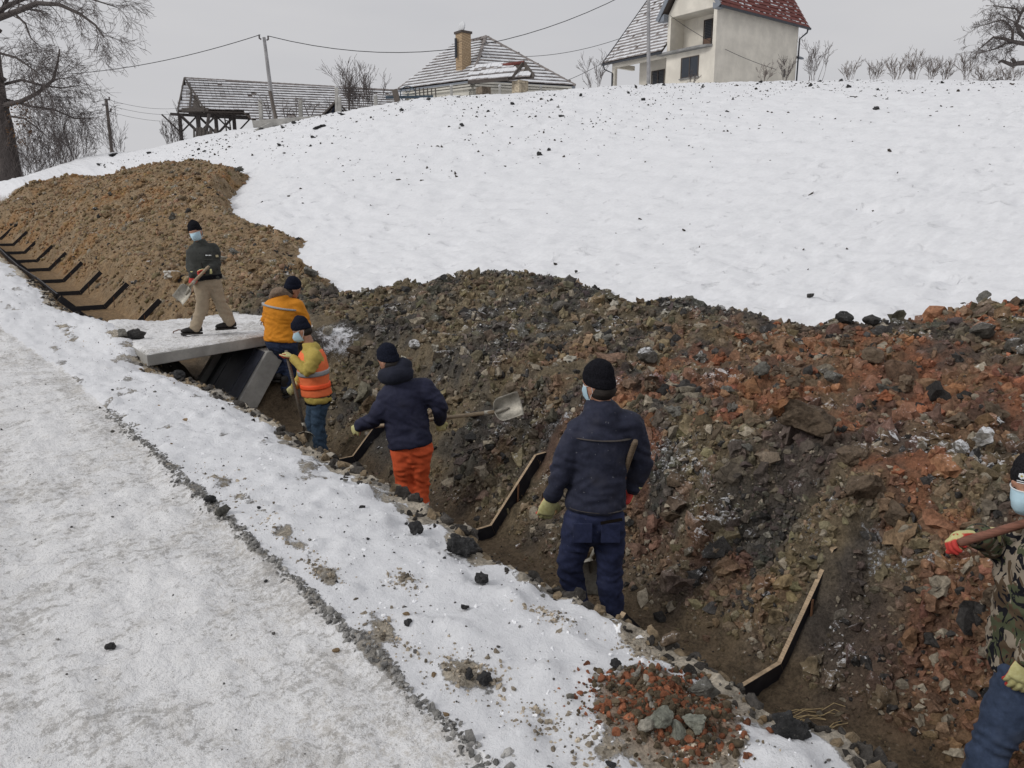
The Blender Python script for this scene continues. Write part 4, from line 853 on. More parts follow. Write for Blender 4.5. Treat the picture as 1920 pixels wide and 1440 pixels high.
for k in range(4):
    a, b_ = ins[k] - org2, ins[(k + 1) % 4] - org2; a = Vector(a); b_ = Vector(b_); inw = (Vector(cen - org2) - (a + b_) / 2); inw.z = 0; inw.normalize(); inw *= .3; zt = ez - org2[2] - .02
    mb.hexa([(a.x, a.y, -2), (b_.x, b_.y, -2), (b_.x + inw.x, b_.y + inw.y, -2), (a.x + inw.x, a.y + inw.y, -2), (a.x, a.y, zt), (b_.x, b_.y, zt), (b_.x + inw.x, b_.y + inw.y, zt), (a.x + inw.x, a.y + inw.y, zt)])
mb.build('wall', M_WHITEW, hh)
for k in range(2):       # stepped cornice under the eaves
    a, b_ = (ins[3], ins[0]) if k == 0 else (ins[0], ins[1])
    for q in range(3):
        off = (a + b_) / 2 - cen; off[2] = 0; off = off / np.linalg.norm(off) * (.06 + .07 * q)
        MB().bar(a + off - org2 - [0, 0, .34 - .13 * q], b_ + off - org2 - [0, 0, .34 - .13 * q], .16, .09).build('cornice', M_WHITEW, hh)
    MB().bar((K if k == 0 else K) - org2 - [0, 0, .06], (Lp if k == 0 else Rp) - org2 - [0, 0, .06], .13, .1).build('gutter', M_GREYTRIM, hh)
def brick_mat():
    m, nt, b = new_mat('yellow_brick'); t = nt.nodes.new('ShaderNodeTexBrick'); t.inputs['Scale'].default_value = 1; t.inputs['Color1'].default_value = (.40, .285, .17, 1); t.inputs['Color2'].default_value = (.47, .35, .22, 1); t.inputs['Mortar'].default_value = (.20, .14, .09, 1)
    t.inputs['Brick Width'].default_value = .22; t.inputs['Row Height'].default_value = .075; t.inputs['Mortar Size'].default_value = .012
    v = nt.nodes.new('ShaderNodeMapping'); v.inputs['Rotation'].default_value = (R(90), 0, R(20)); nt.links.new(obj_coord(nt), v.inputs[0]); nt.links.new(v.outputs[0], t.inputs['Vector']); nt.links.new(t.outputs[0], b.inputs['Base Color']); b.inputs['Roughness'].default_value = .9; return m
c0 = pt(869, 117, 45.0) - org2; ct = pt(869, 64, 45.0) - org2
ch = MB().box((c0[0] - .30, c0[1] - .30, c0[2] - .8), (c0[0] + .30, c0[1] + .30, ct[2])).build('chimney', brick_mat(), hh)
MB().box((c0[0] - .36, c0[1] - .36, ct[2]), (c0[0] + .36, c0[1] + .36, ct[2] + .12)).build('chimney_cap', M_DKWOOD, ch)
V, F = ICO[3]; V = V * np.array([.10, .34, .30]); dd = mesh_obj('satellite_dish', np_mesh('satellite_dish', V, F, True), simple('white_dish', (.62, .63, .65), .4, .05), ch); dd.location = (c0[0] - .05, c0[1] + .05, ct[2] + .36); dd.rotation_euler = (0, .1, R(-5))
MB().bar((c0[0] + .1, c0[1], ct[2] + .1), (c0[0], c0[1] + .03, ct[2] + .34), .04).build('dish_arm', M_GUT, ch)
MB().tube([(c0[0] - .42, c0[1] + .1, c0[2] + .2), (c0[0] - .42, c0[1] + .1, ct[2] - .25)], .07, 8).build('flue_pipe', M_GUT, hh)
# porch
Q1 = pt(982, 119, 39.6); Q0 = atz(890, 131, Q1[2]); E1 = pt(962, 147, 39.2); E0 = atz(878, 154, E1[2]); E2 = atz(1001, 144.5, E1[2]); E3 = E2 + (E0 - E1)
tile_roof(hh, [E0, E1, Q1, Q0], (0, 1), M_TILE_G, M_RSNOW, .22, .40, .8, .98, 36, org=org2, lift=.08); tile_roof(hh, [E3, E2, Q1, Q0], (0, 1), M_TILE_G, M_RSNOW, .22, .4, .8, .98, 37, org=org2); ridge_caps(hh, Q0 + [0, 0, .03], Q1 + [0, 0, .05], org2, .09, .33, M_TILE_R)
for e in (E1, E2): MB().bar(e - org2, Q1 - org2, .06, .22).build('barge_board', M_OLDWOOD, hh)
inn = (Q0 - Q1) / np.linalg.norm(Q0 - Q1) * .25; MB().prism([tuple(E1 + inn - org2 + [0, 0, .02]), tuple(E2 + inn - org2 + [0, 0, .02]), tuple(Q1 + inn - org2 - [0, 0, .1])], tuple(inn * .2)).build('porch_gable', simple('dark_blue_boards', (.03, .033, .05), .7), hh)
MB().bar(E1 + inn - org2, E0 - org2, .12, .16).build('porch_beam', M_DKWOOD, hh)
M_STONEP = rock_mat('pale_facing_stone', 0, (.42, .36, .27), 14); M_STONED = rock_mat('brown_facing_stone', 0, (.22, .18, .14), 14)
for (px, dd_, mt, wd) in ((975, 39.6, M_STONEP, .28), (906, 41.5, M_STONED, .27)):
    c = pt(px, 150, dd_) - org2; zt = E1[2] - org2[2] - .05; p = empty('porch_pillar', (c[0], c[1], 0)); p.parent = hh; rs = random.Random(px); z = -1.5
    while z < zt - .01:         # facing stones
        h_ = min(rs.uniform(.22, .42), zt - z); sp = rs.uniform(-.12, .12)
        MB().box((-wd, -wd, z + .008), (sp - .008, wd, z + h_ - .008)).build('facing_stone', mt, p); MB().box((sp + .008, -wd - .01, z + .008), (wd, wd - .01, z + h_ - .008)).build('facing_stone', mt, p); z += h_
    MB().box((-wd + .03, -wd + .03, -1.5), (wd - .03, wd - .03, zt)).build('pillar_core', M_SLAB, p)

# ---- open timber barn
R1 = pt(346, 149, 50.0); R2 = atz(742, 172, R1[2]); E1b = pt(383, 208, 46.5); sl = (E1b - R1); 
nb = np.cross(R2 - R1, E1b - R1); nb /= np.linalg.norm(nb)
def on_roof(px, py): r_ = ray(px, py); return CPOS + r_ * (((R1 - CPOS) @ nb) / (r_ @ nb))
E45, E48, E2b = on_roof(456, 210), on_roof(482, 231), on_roof(770, 232)
orgb = np.array([E1b[0], E1b[1], float(hill(E1b[0], E1b[1]))])
barn = tag(empty('open_barn', tuple(orgb)), 'open timber barn with a long snowy tile roof behind the brow', 'barn')
tile_roof(barn, [E1b, E45, E48, E2b, R2, R1], (0, 1), M_TILE_G, M_RSNOW, .26, .40, .82, .98, 41, org=orgb, lift=.085); ridge_caps(barn, R1 + [0, 0, .05], R2 + [0, 0, .05], orgb)
G2 = atz(334, 208.5, E1b[2]); back = G2 - R1; R2b = R2 + back; tile_roof(barn, [G2, R2b, R2, R1], (0, 1), M_TILE_G, M_RSNOW, .26, .4, .72, .96, 42, org=orgb)
for e in (E1b, G2): MB().bar(e - orgb, R1 - orgb, .07, .26).build('barge_board', M_OLDWOOD, barn)
along = (R2 - R1) / np.linalg.norm(R2 - R1); s0 = along * .45
Apex, GA, GB = R1 + s0, E1b + s0, G2 + s0; n_b = 7
for k in range(n_b):       # horizontal gable boarding, each a plank
    t0, t1 = k / n_b, (k + 1.03) / n_b; a, b_ = GA + (Apex - GA) * t0, GB + (Apex - GB) * t0; c, d_ = GB + (Apex - GB) * t1, GA + (Apex - GA) * t1
    MB().prism([tuple(q - orgb) for q in (a, b_, c, d_)], tuple(along * .04)).build('gable_plank', M_OLDWOOD, barn)
MB().prism([tuple(q + along * .06 - orgb) for q in (GA, GB, Apex)], tuple(along * .04)).build('gable_back', M_DKWOOD, barn)
m0 = (GA + GB) / 2; MB().bar(GA - s0 * .5 - orgb + [0, 0, .08], GB - s0 * .5 - orgb + [0, 0, .08], .16, .2).build('tie_beam', M_OLDWOOD, barn); MB().bar((GA * .45 + Apex * .55) - s0 * .4 - orgb, (GB * .45 + Apex * .55) - s0 * .4 - orgb, .1, .12).build('collar_beam', M_OLDWOOD, barn)
MB().bar(m0 - s0 * .45 + (GA - m0) * .35 - orgb, m0 - s0 * .45 + (Apex - m0) * .75 - orgb, .1).build('gable_strut', M_OLDWOOD, barn); MB().bar(m0 - s0 * .45 - (GA - m0) * .5 - orgb, m0 - s0 * .45 + (Apex - m0) * .6 - orgb, .1).build('gable_strut', M_OLDWOOD, barn)
M_TIMBER = wood_mat('barn_timber', (.085, .072, .068)); bz = -1.5; plate = E1b[2] - orgb[2] - .12
def bp(px, py, d): return pt(px, py, d) - orgb
posts = [bp(371, 212, 47.2), bp(404, 212, 47.8), bp(438, 213, 48.4)]; posts2 = [p + (G2 - E1b) * .72 for p in posts]
for p in posts + posts2: MB().bar((p[0], p[1], bz), (p[0], p[1], plate), .17, .17, up=(0, 1, 0)).build('post', M_TIMBER, barn)
for row in (posts, posts2):
    MB().bar((row[0][0] - .5 * along[0], row[0][1] - .5 * along[1], plate + .02), (row[2][0] + 2 * along[0], row[2][1] + 2 * along[1], plate + .02), .14, .15).build('wall_plate', M_TIMBER, barn)
    for zz in (-1.35, .0): MB().bar((*row[0][:2], plate - 1.55 - 1.5 * (zz < -1)), (*(row[2] + along * 3)[:2], plate - 1.55 - 1.5 * (zz < -1)), .08, .10).build('rail', M_TIMBER, barn)
    for p in row:
        for sg in (-1, 1): q = np.array(p) + along * sg * .95; MB().bar((p[0], p[1], plate - 1.0), (q[0], q[1], plate - .02), .085).build('brace', M_TIMBER, barn)
MB().bar(bp(386, 252, 46.2), bp(392, 214, 46.4), .14).build('leaning_beam', M_TIMBER, barn)
rs = random.Random(9)
for k in range(11):       # stacked stakes by the first post
    px = 364 + k * 4.2; a = bp(px, 258, 46.0); b_ = bp(px + rs.uniform(-3, 3), rs.uniform(238, 246), 46.0); MB().bar(a, b_, rs.uniform(.07, .13)).build('stake', M_OLDWOOD, barn)
lad = empty('ladder', tuple(bp(430, 250, 48.0))); lad.parent = barn
for k in (-.22, .22): MB().bar((k * .8, k * .6, -.3), (k * .8 - .1, k * .6, 1.3), .06).build('ladder_rail', M_OLDWOOD, lad)
for z in (0, .35, .7, 1.05): MB().bar((-.18, -.13, z), (.16, .13, z), .05).build('rung', M_OLDWOOD, lad)

# ---- little glazed gable beside the fence
a0 = pt(630, 190, 39.5); l0 = pt(596, 226, 39.5); r0 = pt(652, 212, 40.0); o0 = np.array([a0[0], a0[1], float(hill(a0[0], a0[1])) - .3]); shed = tag(empty('shed_gable', tuple(o0)), 'small dark glazed gable roof between the fence posts', 'shed'); bk = np.array([1.4, 2.2, 0])
for e in (l0, r0): MB().prism([tuple(a0 - o0), tuple(e - o0), tuple(e + bk - o0), tuple(a0 + bk - o0)], (0, 0, .09)).build('roof', M_OLDWOOD, shed)
MB().prism([tuple(a0 - o0 + [.12, .2, -.12]), tuple(l0 - o0 + [.12, .2, -.02]), tuple(r0 - o0 + [.12, .2, -.02])], (.03, .05, 0)).build('glazing', simple('blue_glazing', (.03, .04, .07), .3, .4, 5), shed)
for t in (.25, .5, .75): q = l0 + (r0 - l0) * t; MB().bar(q - o0 + [.1, .17, -.02], (q + (a0 - q) * (1 - abs(t - .5) * .8) * .8) - o0 + [.1, .17, 0], .05).build('mullion', M_OLDWOOD, shed)
MB().box((-.9, 0, -1.2), (.9, 2, float(l0[2] - o0[2]) - .15)).build('wall', M_OLDWOOD, shed)
# ---------------------------------------------------------------- poles, wires, fence
M_POLE = concrete_mat('pole_concrete', (.34, .335, .34)); M_POLEW = wood_mat('pole_wood', (.12, .10, .085)); M_WIRE = simple('wire', (.03, .03, .033), .6); M_INS = simple('insulator', (.10, .09, .09), .3)
def pole(top, base, r0, r1, material, label, group, extra=None, sides=8):
    o = np.array([base[0], base[1], float(hill(base[0], base[1]))]); root = tag(empty('utility_pole', tuple(o)), label, 'pole', group)
    b_ = np.array(base) - o; t_ = np.array(top) - o; dn = (b_ - t_) / np.linalg.norm(b_ - t_); lo = b_ + dn * max(0, (b_[2] + .5) / max(.2, -dn[2]))
    MB().tube([tuple(lo), tuple(t_)], [r0, r1], sides).build('post', material, root)
    return root, o
p1t, p1b = pt(495, 70, 44), pt(515, 226, 44)
r_, o_ = pole(p1t, p1b, .13, .085, M_POLE, 'pale concrete pole in front of the barn, braced by a wooden stay', 'poles on the brow')
for q in (-.16, .14): MB().tube([tuple(p1t - o_ + [q, 0, -.12]), tuple(p1t - o_ + [q * 1.6, 0, -.08]), tuple(p1t - o_ + [q * 1.6, 0, .10])], .045, 6).build('insulator', M_INS, r_)
MB().bar(pt(506, 171, 43.8) - o_, pt(519, 229, 43.6) - o_, .13).build('stay', M_POLEW, r_)
p2t, p2b = pt(1216, -12, 47), pt(1216, 162, 47)
r_, o_ = pole(p2t, p2b, .12, .09, M_POLE, 'pale pole standing in front of the two-storey house', 'poles on the brow')
p3t, p3b = pt(199, 186, 58), pt(210, 288, 58)
r_, o_ = pole(p3t, p3b, .13, .10, M_POLEW, 'dark timber pole at the left of the barn with three insulators', 'poles on the brow')
for (px, py) in ((200, 187), (196, 197), (203, 209)): q = pt(px, py, 57.8) - o_; MB().tube([tuple(q - [.18, .1, 0]), tuple(q + [.18, -.1, 0])], .05, 6).tube([tuple(q + [.16, -.08, 0]), tuple(q + [.16, -.08, .2])], .06, 6).build('insulator', M_INS, r_)
def wire(a, b_, sag, label, r=.016, n=18):
    a = Vector(a); b_ = Vector(b_); pts = []
    for k in range(n + 1): t = k / n; p = a.lerp(b_, t); p.z -= sag * 4 * t * (1 - t); pts.append(p)
    o = MB().tube(pts, r, 5).build('power_line', M_WIRE); return tag(o, label, 'wire', 'overhead wires')
wire(pt(120, 139, 52), p1t + [-.2, 0, .1], .35, 'thin wire from the bare tree to the braced concrete pole', .02)
wire(p1t + [.2, 0, .1], p2t + [-.1, 0, .55], 2.0, 'wire spanning over the hipped roof between both concrete poles', .02)
wire(pt(985, 106, 50), pt(1180, 66, 47), .25, 'short wire rising from the hipped roof towards the house', .015)
wire(hp(-.1, 3.6, 4.35), pt(1455, 130, 54.6), .35, 'wire drooping across the front of the two-storey house', .016)
wire(pt(1065, 150, 46), pt(1170, 92, 50), .12, 'wire slanting up from the right eave of the hipped house', .014)
for k, y0 in enumerate((187, 197, 209)): wire(pt(203, y0, 57.8), pt(342 + k * 4, y0 + 15 + k, 72), .3, ['topmost', 'middle', 'lowest'][k] + ' of three faint wires right of the timber pole', .012); 
for k, y0 in enumerate((187, 197, 209)): wire(pt(198, y0, 57.8), pt(120, y0 - 4 + k * 2, 66), .25, ['topmost', 'middle', 'lowest'][k] + ' of three faint wires left of the timber pole', .010)
# concrete fence posts with vines along the brow
FP = [(488, 187, 225, 'leftmost concrete post of the row in front of the barn'), (563, 184, 226, 'second concrete post in front of the barn'), (631, 163, 212, 'tall concrete post right beside the glazed gable'), (636, 180, 210, 'short concrete post right of the glazed gable'), (704, 178, 200, 'concrete post among the dark shrub'),
      (846, 160, 182, 'first concrete post before the hipped house wall'), (937, 160, 180, 'second concrete post before the hipped house wall'), (1014, 161, 178, 'third concrete post before the hipped house wall')]
for (px, y0, y1, lab) in FP:
    d_ = 39.5; a, b_ = pt(px, y0, d_), pt(px + 1, y1, d_); o = np.array([b_[0], b_[1], float(hill(b_[0], b_[1]))])
    root = tag(empty('fence_post', tuple(o)), lab, 'post', 'concrete fence posts'); MB().bar((0, 0, -.4), tuple(a - o), .17 if px < 800 else .12).build('shaft', M_CONC, root, bevel=.015); MB().bar(tuple(a - o - [0, 0, .06]), tuple(a - o + [0, 0, .02]), .15 if px < 800 else .10).build('cap', M_RSNOW, root)
a, b_ = pt(740, 168, 39.0), pt(748, 188, 39.0); o = MB().bar(b_ - [0, 0, .4], a, .26).build('wooden_post', M_POLEW); tag(o, 'thick leaning wooden post left of the hipped house', 'post', 'timber posts')
a, b_ = pt(474, 233, 38.6), pt(600, 223, 39.2); o = MB().bar(a, b_, .2, .32).build('concrete_kerb', M_CONC, bevel=.02); tag(o, 'long low concrete beam under the row of fence posts', 'beam')
a, b_ = pt(482, 246, 38.0), pt(508, 233, 38.4); o = MB().bar(a, b_, .3, .2).build('concrete_block', M_CONC, bevel=.02); tag(o, 'broken concrete block tipped over beside the long beam', 'block')
a, b_ = pt(527, 238, 38.2), pt(585, 230, 38.6); o = MB().bar(a, b_, .28, .14).build('timber_beam', M_OLDWOOD); tag(o, 'grey timber lying on snow below the long beam', 'beam')
# a hay rake parked by the wooden post
c = pt(765, 177, 39.6); root = tag(empty('hay_rake', (c[0], c[1], c[2] - .45)), 'old blue hay rake wheel left of the hipped house', 'farm machine'); M_BLUE = simple('faded_blue_paint', (.05, .075, .10), .6, .4, 10)
ring = [(.38 * math.cos(a) * .8, -.38 * math.cos(a) * .6, .45 + .38 * math.sin(a)) for a in np.linspace(0, 2 * math.pi, 17)]; MB().tube(ring, .025, 5).build('wheel_rim', M_BLUE, root)
for k in range(6): a = k * math.pi / 3; MB().bar((0, 0, .45), (.38 * math.cos(a) * .8, -.38 * math.cos(a) * .6, .45 + .38 * math.sin(a)), .025).build('spoke', M_BLUE, root)
MB().bar((-.9, .6, .3), (1.0, -.7, .35), .12).build('frame_bar', M_BLUE, root)
for k in range(6): MB().bar((.3 + k * .16, -.2 - k * .11, .75), (.32 + k * .16, -.24 - k * .11, -.1), .07, .03).build('slat', M_OLDWOOD, root)
# ---------------------------------------------------------------- people
def nz(v): v = np.asarray(v, float); return v / (np.linalg.norm(v) + 1e-12)
def loft(C, A, B, n=20):
    """closed tube through centres C with section half-axes A and B (vectors)"""
    C = np.array(C, float); m = len(C); V = []
    for k in range(m):
        for j in range(n): t = 2 * math.pi * j / n; V.append(C[k] + A[k] * math.cos(t) + B[k] * math.sin(t))
    F = []
    for k in range(m - 1):
        for j in range(n): a = k * n + j; b = k * n + (j + 1) % n; F.append((a, b, b + n, a + n))
    F.append(tuple(range(n))[::-1]); F.append(tuple((m - 1) * n + j for j in range(n))); return V, F
def limb_loft(P, rad, n=16, flat=1.0, ref=None):
    """round limb through P with rounded ends"""
    P = [np.array(p, float) for p in P]; Q = []; Rr = []
    for k in range(len(P) - 1):          # resample, smooth bend
        for t in (0, .25, .5, .75): Q.append(P[k] + (P[k + 1] - P[k]) * t); Rr.append(rad[k] + (rad[k + 1] - rad[k]) * t)
    Q.append(P[-1]); Rr.append(rad[-1]); Q2 = [Q[0]] + [(Q[k - 1] + 2 * Q[k] + Q[k + 1]) / 4 for k in range(1, len(Q) - 1)] + [Q[-1]]; Q = Q2
    d0 = nz(Q[1] - Q[0]); d1 = nz(Q[-1] - Q[-2]); Q = [Q[0] - d0 * Rr[0] * .8, Q[0] - d0 * Rr[0] * .5] + Q + [Q[-1] + d1 * Rr[-1] * .5, Q[-1] + d1 * Rr[-1] * .8]; Rr = [Rr[0] * .45, Rr[0] * .85] + Rr + [Rr[-1] * .85, Rr[-1] * .45]
    A, B = [], []; prev = None
    for k in range(len(Q)):
        d = nz(Q[min(k + 1, len(Q) - 1)] - Q[max(k - 1, 0)]); x = np.cross(d, (0.13, .21, .97)) if prev is None else prev - d * (prev @ d)
        if ref is not None and prev is None: x = np.array(ref) - d * (np.array(ref) @ d)
        x = nz(x); prev = x; y = np.cross(d, x); A.append(x * Rr[k]); B.append(y * Rr[k] * flat)
    return loft(Q, A, B, n)
def blob(c, ax, sub=2):
    V, F = ICO[sub]; M = np.array(ax); return [tuple(np.array(c) + v @ M) for v in V], [tuple(f) for f in F]
def fuse(name, parts, voxel, smooth=4, wr=None):
    """melt overlapping closed shells into one continuous skin, then crease it"""
    V, F = [], []
    for v, f in parts: o = len(V); V += [tuple(q) for q in v]; F += [tuple(i + o for i in g) for g in f]
    me = bpy.data.meshes.new('tmp'); me.from_pydata([tuple(map(float, q)) for q in V], [], F); bm = bmesh.new(); bm.from_mesh(me); bmesh.ops.recalc_face_normals(bm, faces=bm.faces); bm.to_mesh(me); bm.free()
    o = bpy.data.objects.new('tmp', me); COL.objects.link(o); m = o.modifiers.new('r', 'REMESH'); m.mode = 'VOXEL'; m.voxel_size = voxel; s = o.modifiers.new('s', 'SMOOTH'); s.factor = .5; s.iterations = smooth
    dg = bpy.context.evaluated_depsgraph_get(); out = bpy.data.meshes.new_from_object(o.evaluated_get(dg)); bpy.data.objects.remove(o); bpy.data.meshes.remove(me); out.name = name
    if wr is not None:
        n = len(out.vertices); co = np.empty(n * 3, np.float32); out.vertices.foreach_get('co', co); no = np.empty(n * 3, np.float32); out.vertex_normals.foreach_get('vector', no); co = co.reshape(-1, 3).astype(float); no = no.reshape(-1, 3)
        co = co + no * wr(co)[:, None]; out.vertices.foreach_set('co', co.astype(np.float32).ravel()); out.update()
    out.shade_smooth(); return out
def creases(amp, seed, joints=(), fz=16, fx=5):
    def f(P):
        w = .5 * vnoise(P[:, 0] * 6 + seed, P[:, 2] * 6, seed); base = vnoise(P[:, 2] * fz + 3 * w + (P[:, 0] - P[:, 1]) * 4, (P[:, 0] + P[:, 1]) * fx + w, seed + 1); rid = 1 - 2 * np.abs(vnoise(P[:, 2] * fz * .7 + (P[:, 0] + P[:, 1]) * 7, (P[:, 0] - P[:, 1]) * 6 + w * 2, seed + 2))
        loc_ = np.zeros(len(P))
        for (c, r) in joints: loc_ = np.maximum(loc_, np.exp(-((P - np.array(c)) ** 2).sum(1) / (2 * r * r)))
        return amp * (.55 * base + .35 * (rid - .4)) * (.7 + 1.5 * loc_) + amp * .7 * vnoise(P[:, 2] * 6 + P[:, 0] * 4, (P[:, 0] + P[:, 1]) * 5, seed + 4)
    return f
def cloth(name, col, rough=.85, weave=260, var=.2, specks=0.0, speck_col=(.5, .5, .5), sheen=.2, fold=True, dirt=None):
    m, nt, b = new_mat(name); n1 = noise(nt, 5, 5, .6); n2 = noise(nt, 40, 4, .6); n3 = noise(nt, weave, 2, .5)
    c = mix(nt, ramp(nt, mth(nt, 'ADD', mth(nt, 'MULTIPLY', n1, .6), mth(nt, 'MULTIPLY', n2, .4)), .3, .7), tuple(x * (1 - var) for x in col), tuple(min(1, x * (1 + var)) for x in col))
    if specks: c = mix(nt, mth(nt, 'MULTIPLY', ramp(nt, noise(nt, 46, 2, .4), .735, .76), specks), c, speck_col)
    if dirt: c = mix(nt, mth(nt, 'MULTIPLY', ramp(nt, n1, .52, .75), .5), c, dirt)
    nt.links.new(c, b.inputs['Base Color']); b.inputs['Roughness'].default_value = rough; b.inputs['Sheen Weight'].default_value = sheen * .15; b.inputs['Specular IOR Level'].default_value = .2
    bump(nt, b, mth(nt, 'ADD', mth(nt, 'MULTIPLY', n2, .8), mth(nt, 'MULTIPLY', n3, .35)), .35, .006); return m
def camo():
    m, nt, b = new_mat('camouflage_cloth'); v = scaled(nt, (1, 1, .75)); d = noise(nt, 7, 3, .5, v, 1.2); e = noise(nt, 11, 2, .5, v, 1.6); g = noise(nt, 15, 2, .5, v, 2.0); c = mix(nt, ramp(nt, d, .50, .515), (.30, .255, .20), (.085, .095, .055)); c = mix(nt, ramp(nt, e, .56, .575), c, (.10, .07, .045)); c = mix(nt, ramp(nt, g, .565, .58), c, (.012, .012, .016))
    nt.links.new(c, b.inputs['Base Color']); b.inputs['Roughness'].default_value = .9; b.inputs['Specular IOR Level'].default_value = .15; bump(nt, b, noise(nt, 60, 4, .6), .3, .006); return m
def skin_mat():
    m, nt, b = new_mat('skin'); n = noise(nt, 30, 4, .6); nt.links.new(mix(nt, ramp(nt, n, .3, .7), (.33, .16, .10), (.45, .24, .16)), b.inputs['Base Color']); b.inputs['Roughness'].default_value = .55; b.inputs['Subsurface Weight'].default_value = .08; return m
def knit(name, col):
    m, nt, b = new_mat(name); n = noise(nt, 120, 3, .6); nt.links.new(mix(nt, ramp(nt, n, .35, .65), tuple(x * .6 for x in col), tuple(x * 1.4 for x in col)), b.inputs['Base Color']); b.inputs['Roughness'].default_value = .95; b.inputs['Specular IOR Level'].default_value = .08; bump(nt, b, n, .5, .004); return m
def glove_mat():
    m, nt, b = new_mat('work_glove'); p = attr(nt, 'palm'); n = noise(nt, 45, 4, .6); c = mix(nt, ramp(nt, n, .3, .75), (.50, .46, .20), (.62, .60, .30)); c = mix(nt, mth(nt, 'MULTIPLY', ramp(nt, noise(nt, 14, 3, .6), .5, .7), .35), c, (.36, .28, .17)); c = mix(nt, ramp(nt, p, .42, .58), c, (.52, .045, .035)); nt.links.new(c, b.inputs['Base Color']); b.inputs['Roughness'].default_value = .75; bump(nt, b, n, .3, .004); return m
M_SKIN = skin_mat(); M_HAIR = simple('dark_hair', (.022, .017, .014), .7, .4, 60, .5, 120); M_GLOVE = glove_mat(); M_MASK = cloth('mask_blue', (.42, .58, .66), .8, 200, .05, sheen=.1); M_MASKW = simple('mask_white', (.72, .74, .75), .8, .05); M_BOOT = simple('boot_leather', (.022, .020, .019), .6, .4, 20, .3, 60); M_SOLE = simple('boot_sole', (.03, .027, .025), .8, .3); M_EYE = simple('eye', (.015, .012, .01), .2); M_REFL = simple('reflective_tape', (.36, .37, .38), .45, .12, 20, spec=.5)
M_STEEL = simple('shovel_steel', (.33, .31, .265), .55, .45, 9, .25, 30, metal=.35); M_ASH = wood_mat('shovel_handle_wood', (.33, .255, .17)); M_REDWOOD = wood_mat('reddish_handle_wood', (.20, .085, .055))

def hand(name, wrist, fdir, pdir, curl, parent, org, s=1.0, flip=1, thumb_in=.5, vox=.006, splay=.02, index=None):
    """glove: palm, four unequal fingers bending towards pdir, thumb from the side of the palm"""
    w = np.array(wrist, float); f = nz(fdir); p = nz(np.array(pdir) - f * (np.array(pdir) @ f)); sd = np.cross(f, p) * flip; parts = []
    parts.append(loft([w - f * .055 * s, w - f * .02 * s, w + f * .0 * s, w + f * .03 * s, w + f * .065 * s, w + f * .095 * s, w + f * .104 * s], [sd * q * s for q in (.034, .034, .030, .040, .046, .044, .032)], [p * q * s for q in (.034, .033, .026, .022, .019, .016, .009)], 18))
    for k, (off, L, r) in enumerate(((.034, .074, .0112), (.0115, .082, .0118), (-.0115, .077, .0112), (-.033, .060, .0100))):
        q = w + f * (.090 if k < 3 else .083) * s + sd * off * s; d = nz(f + sd * off * splay * 30 * .1); a = 0; P = [q]; cu = curl if not (index is not None and k == 0) else index
        for sg, fr in ((.42, .75), (.33, 1.0), (.25, .8)): a += cu * fr; dd = d * math.cos(a) + p * math.sin(a); P.append(P[-1] + dd * L * sg * s)
        parts.append(limb_loft([P[0] - d * .012 * s] + P[1:], [r * s * 1.12, r * s * 1.08, r * s, r * s * .86], 10))
    t0 = w + f * .028 * s + sd * .030 * s; t1 = t0 + (sd * .030 + f * .026 + p * .016) * s; t2 = t1 + (sd * (.026 - .05 * thumb_in) + f * .032 + p * (.006 + .030 * thumb_in)) * s; t3 = t2 + (sd * (.008 - .042 * thumb_in) + f * .026 + p * (.004 + .02 * thumb_in)) * s
    parts.append(limb_loft([t0, t1, t2, t3], [.019 * s, .0165 * s, .0138 * s, .011 * s], 10))
    me = fuse(name, [([tuple(np.array(v) - org) for v in V], F) for V, F in parts], vox, 2); n = len(me.vertices); co = np.empty(n * 3, np.float32); me.vertices.foreach_get('co', co); co = co.reshape(-1, 3) + org; no = np.empty(n * 3, np.float32); me.vertex_normals.foreach_get('vector', no); no = no.reshape(-1, 3)
    rel = co - w; al = rel @ f; pn = no @ p; pal = np.where(al > .0, np.clip(.5 + .9 * pn + .25 * sstep(.09, .14, al) * (pn > -.4), 0, 1), 0.0); f_attr(me, 'palm', pal); return mesh_obj(name, me, M_GLOVE, parent)
def boot(ankle, toe_dir, parent, org, s=1.0, sole_z=None):
    a = np.array(ankle, float); t = np.array(toe_dir, float); t[2] = 0; t = nz(t); sd = np.cross(t, (0, 0, 1)); u = np.array([0, 0, 1.0]); z0 = -.085 * s
    C = [a - t * .085 * s + u * (z0 + .045 * s), a - t * .06 * s + u * (z0 + .05 * s), a + u * (z0 + .05 * s), a + t * .07 * s + u * (z0 + .043 * s), a + t * .13 * s + u * (z0 + .036 * s), a + t * .175 * s + u * (z0 + .030 * s), a + t * .20 * s + u * (z0 + .024 * s)]
    W = [.025, .040, .043, .048, .052, .044, .02]; H = [.03, .045, .05, .043, .035, .028, .014]
    parts = [loft(C, [sd * w * s for w in W], [u * h * s for h in H], 16), limb_loft([a + u * .12 * s, a + u * .03 * s, a - u * .03 * s], [.052 * s, .05 * s, .05 * s], 14)]
    o = mesh_obj('boot', fuse('boot', [([tuple(np.array(v) - org) for v in V], F) for V, F in parts], .012, 2), M_BOOT, parent)
    C2 = [c * 1.0 for c in C]; parts = [loft([np.array([c[0], c[1], a[2] + z0 - .012 * s]) for c in C2], [sd * w * s * 1.1 for w in W], [u * .016 * s] * len(C2), 12)]
    V, F = parts[0]; me = bpy.data.meshes.new('sole'); me.from_pydata([tuple(np.array(v) - org) for v in V], [], F); mesh_obj('sole', me, M_SOLE, o); return o
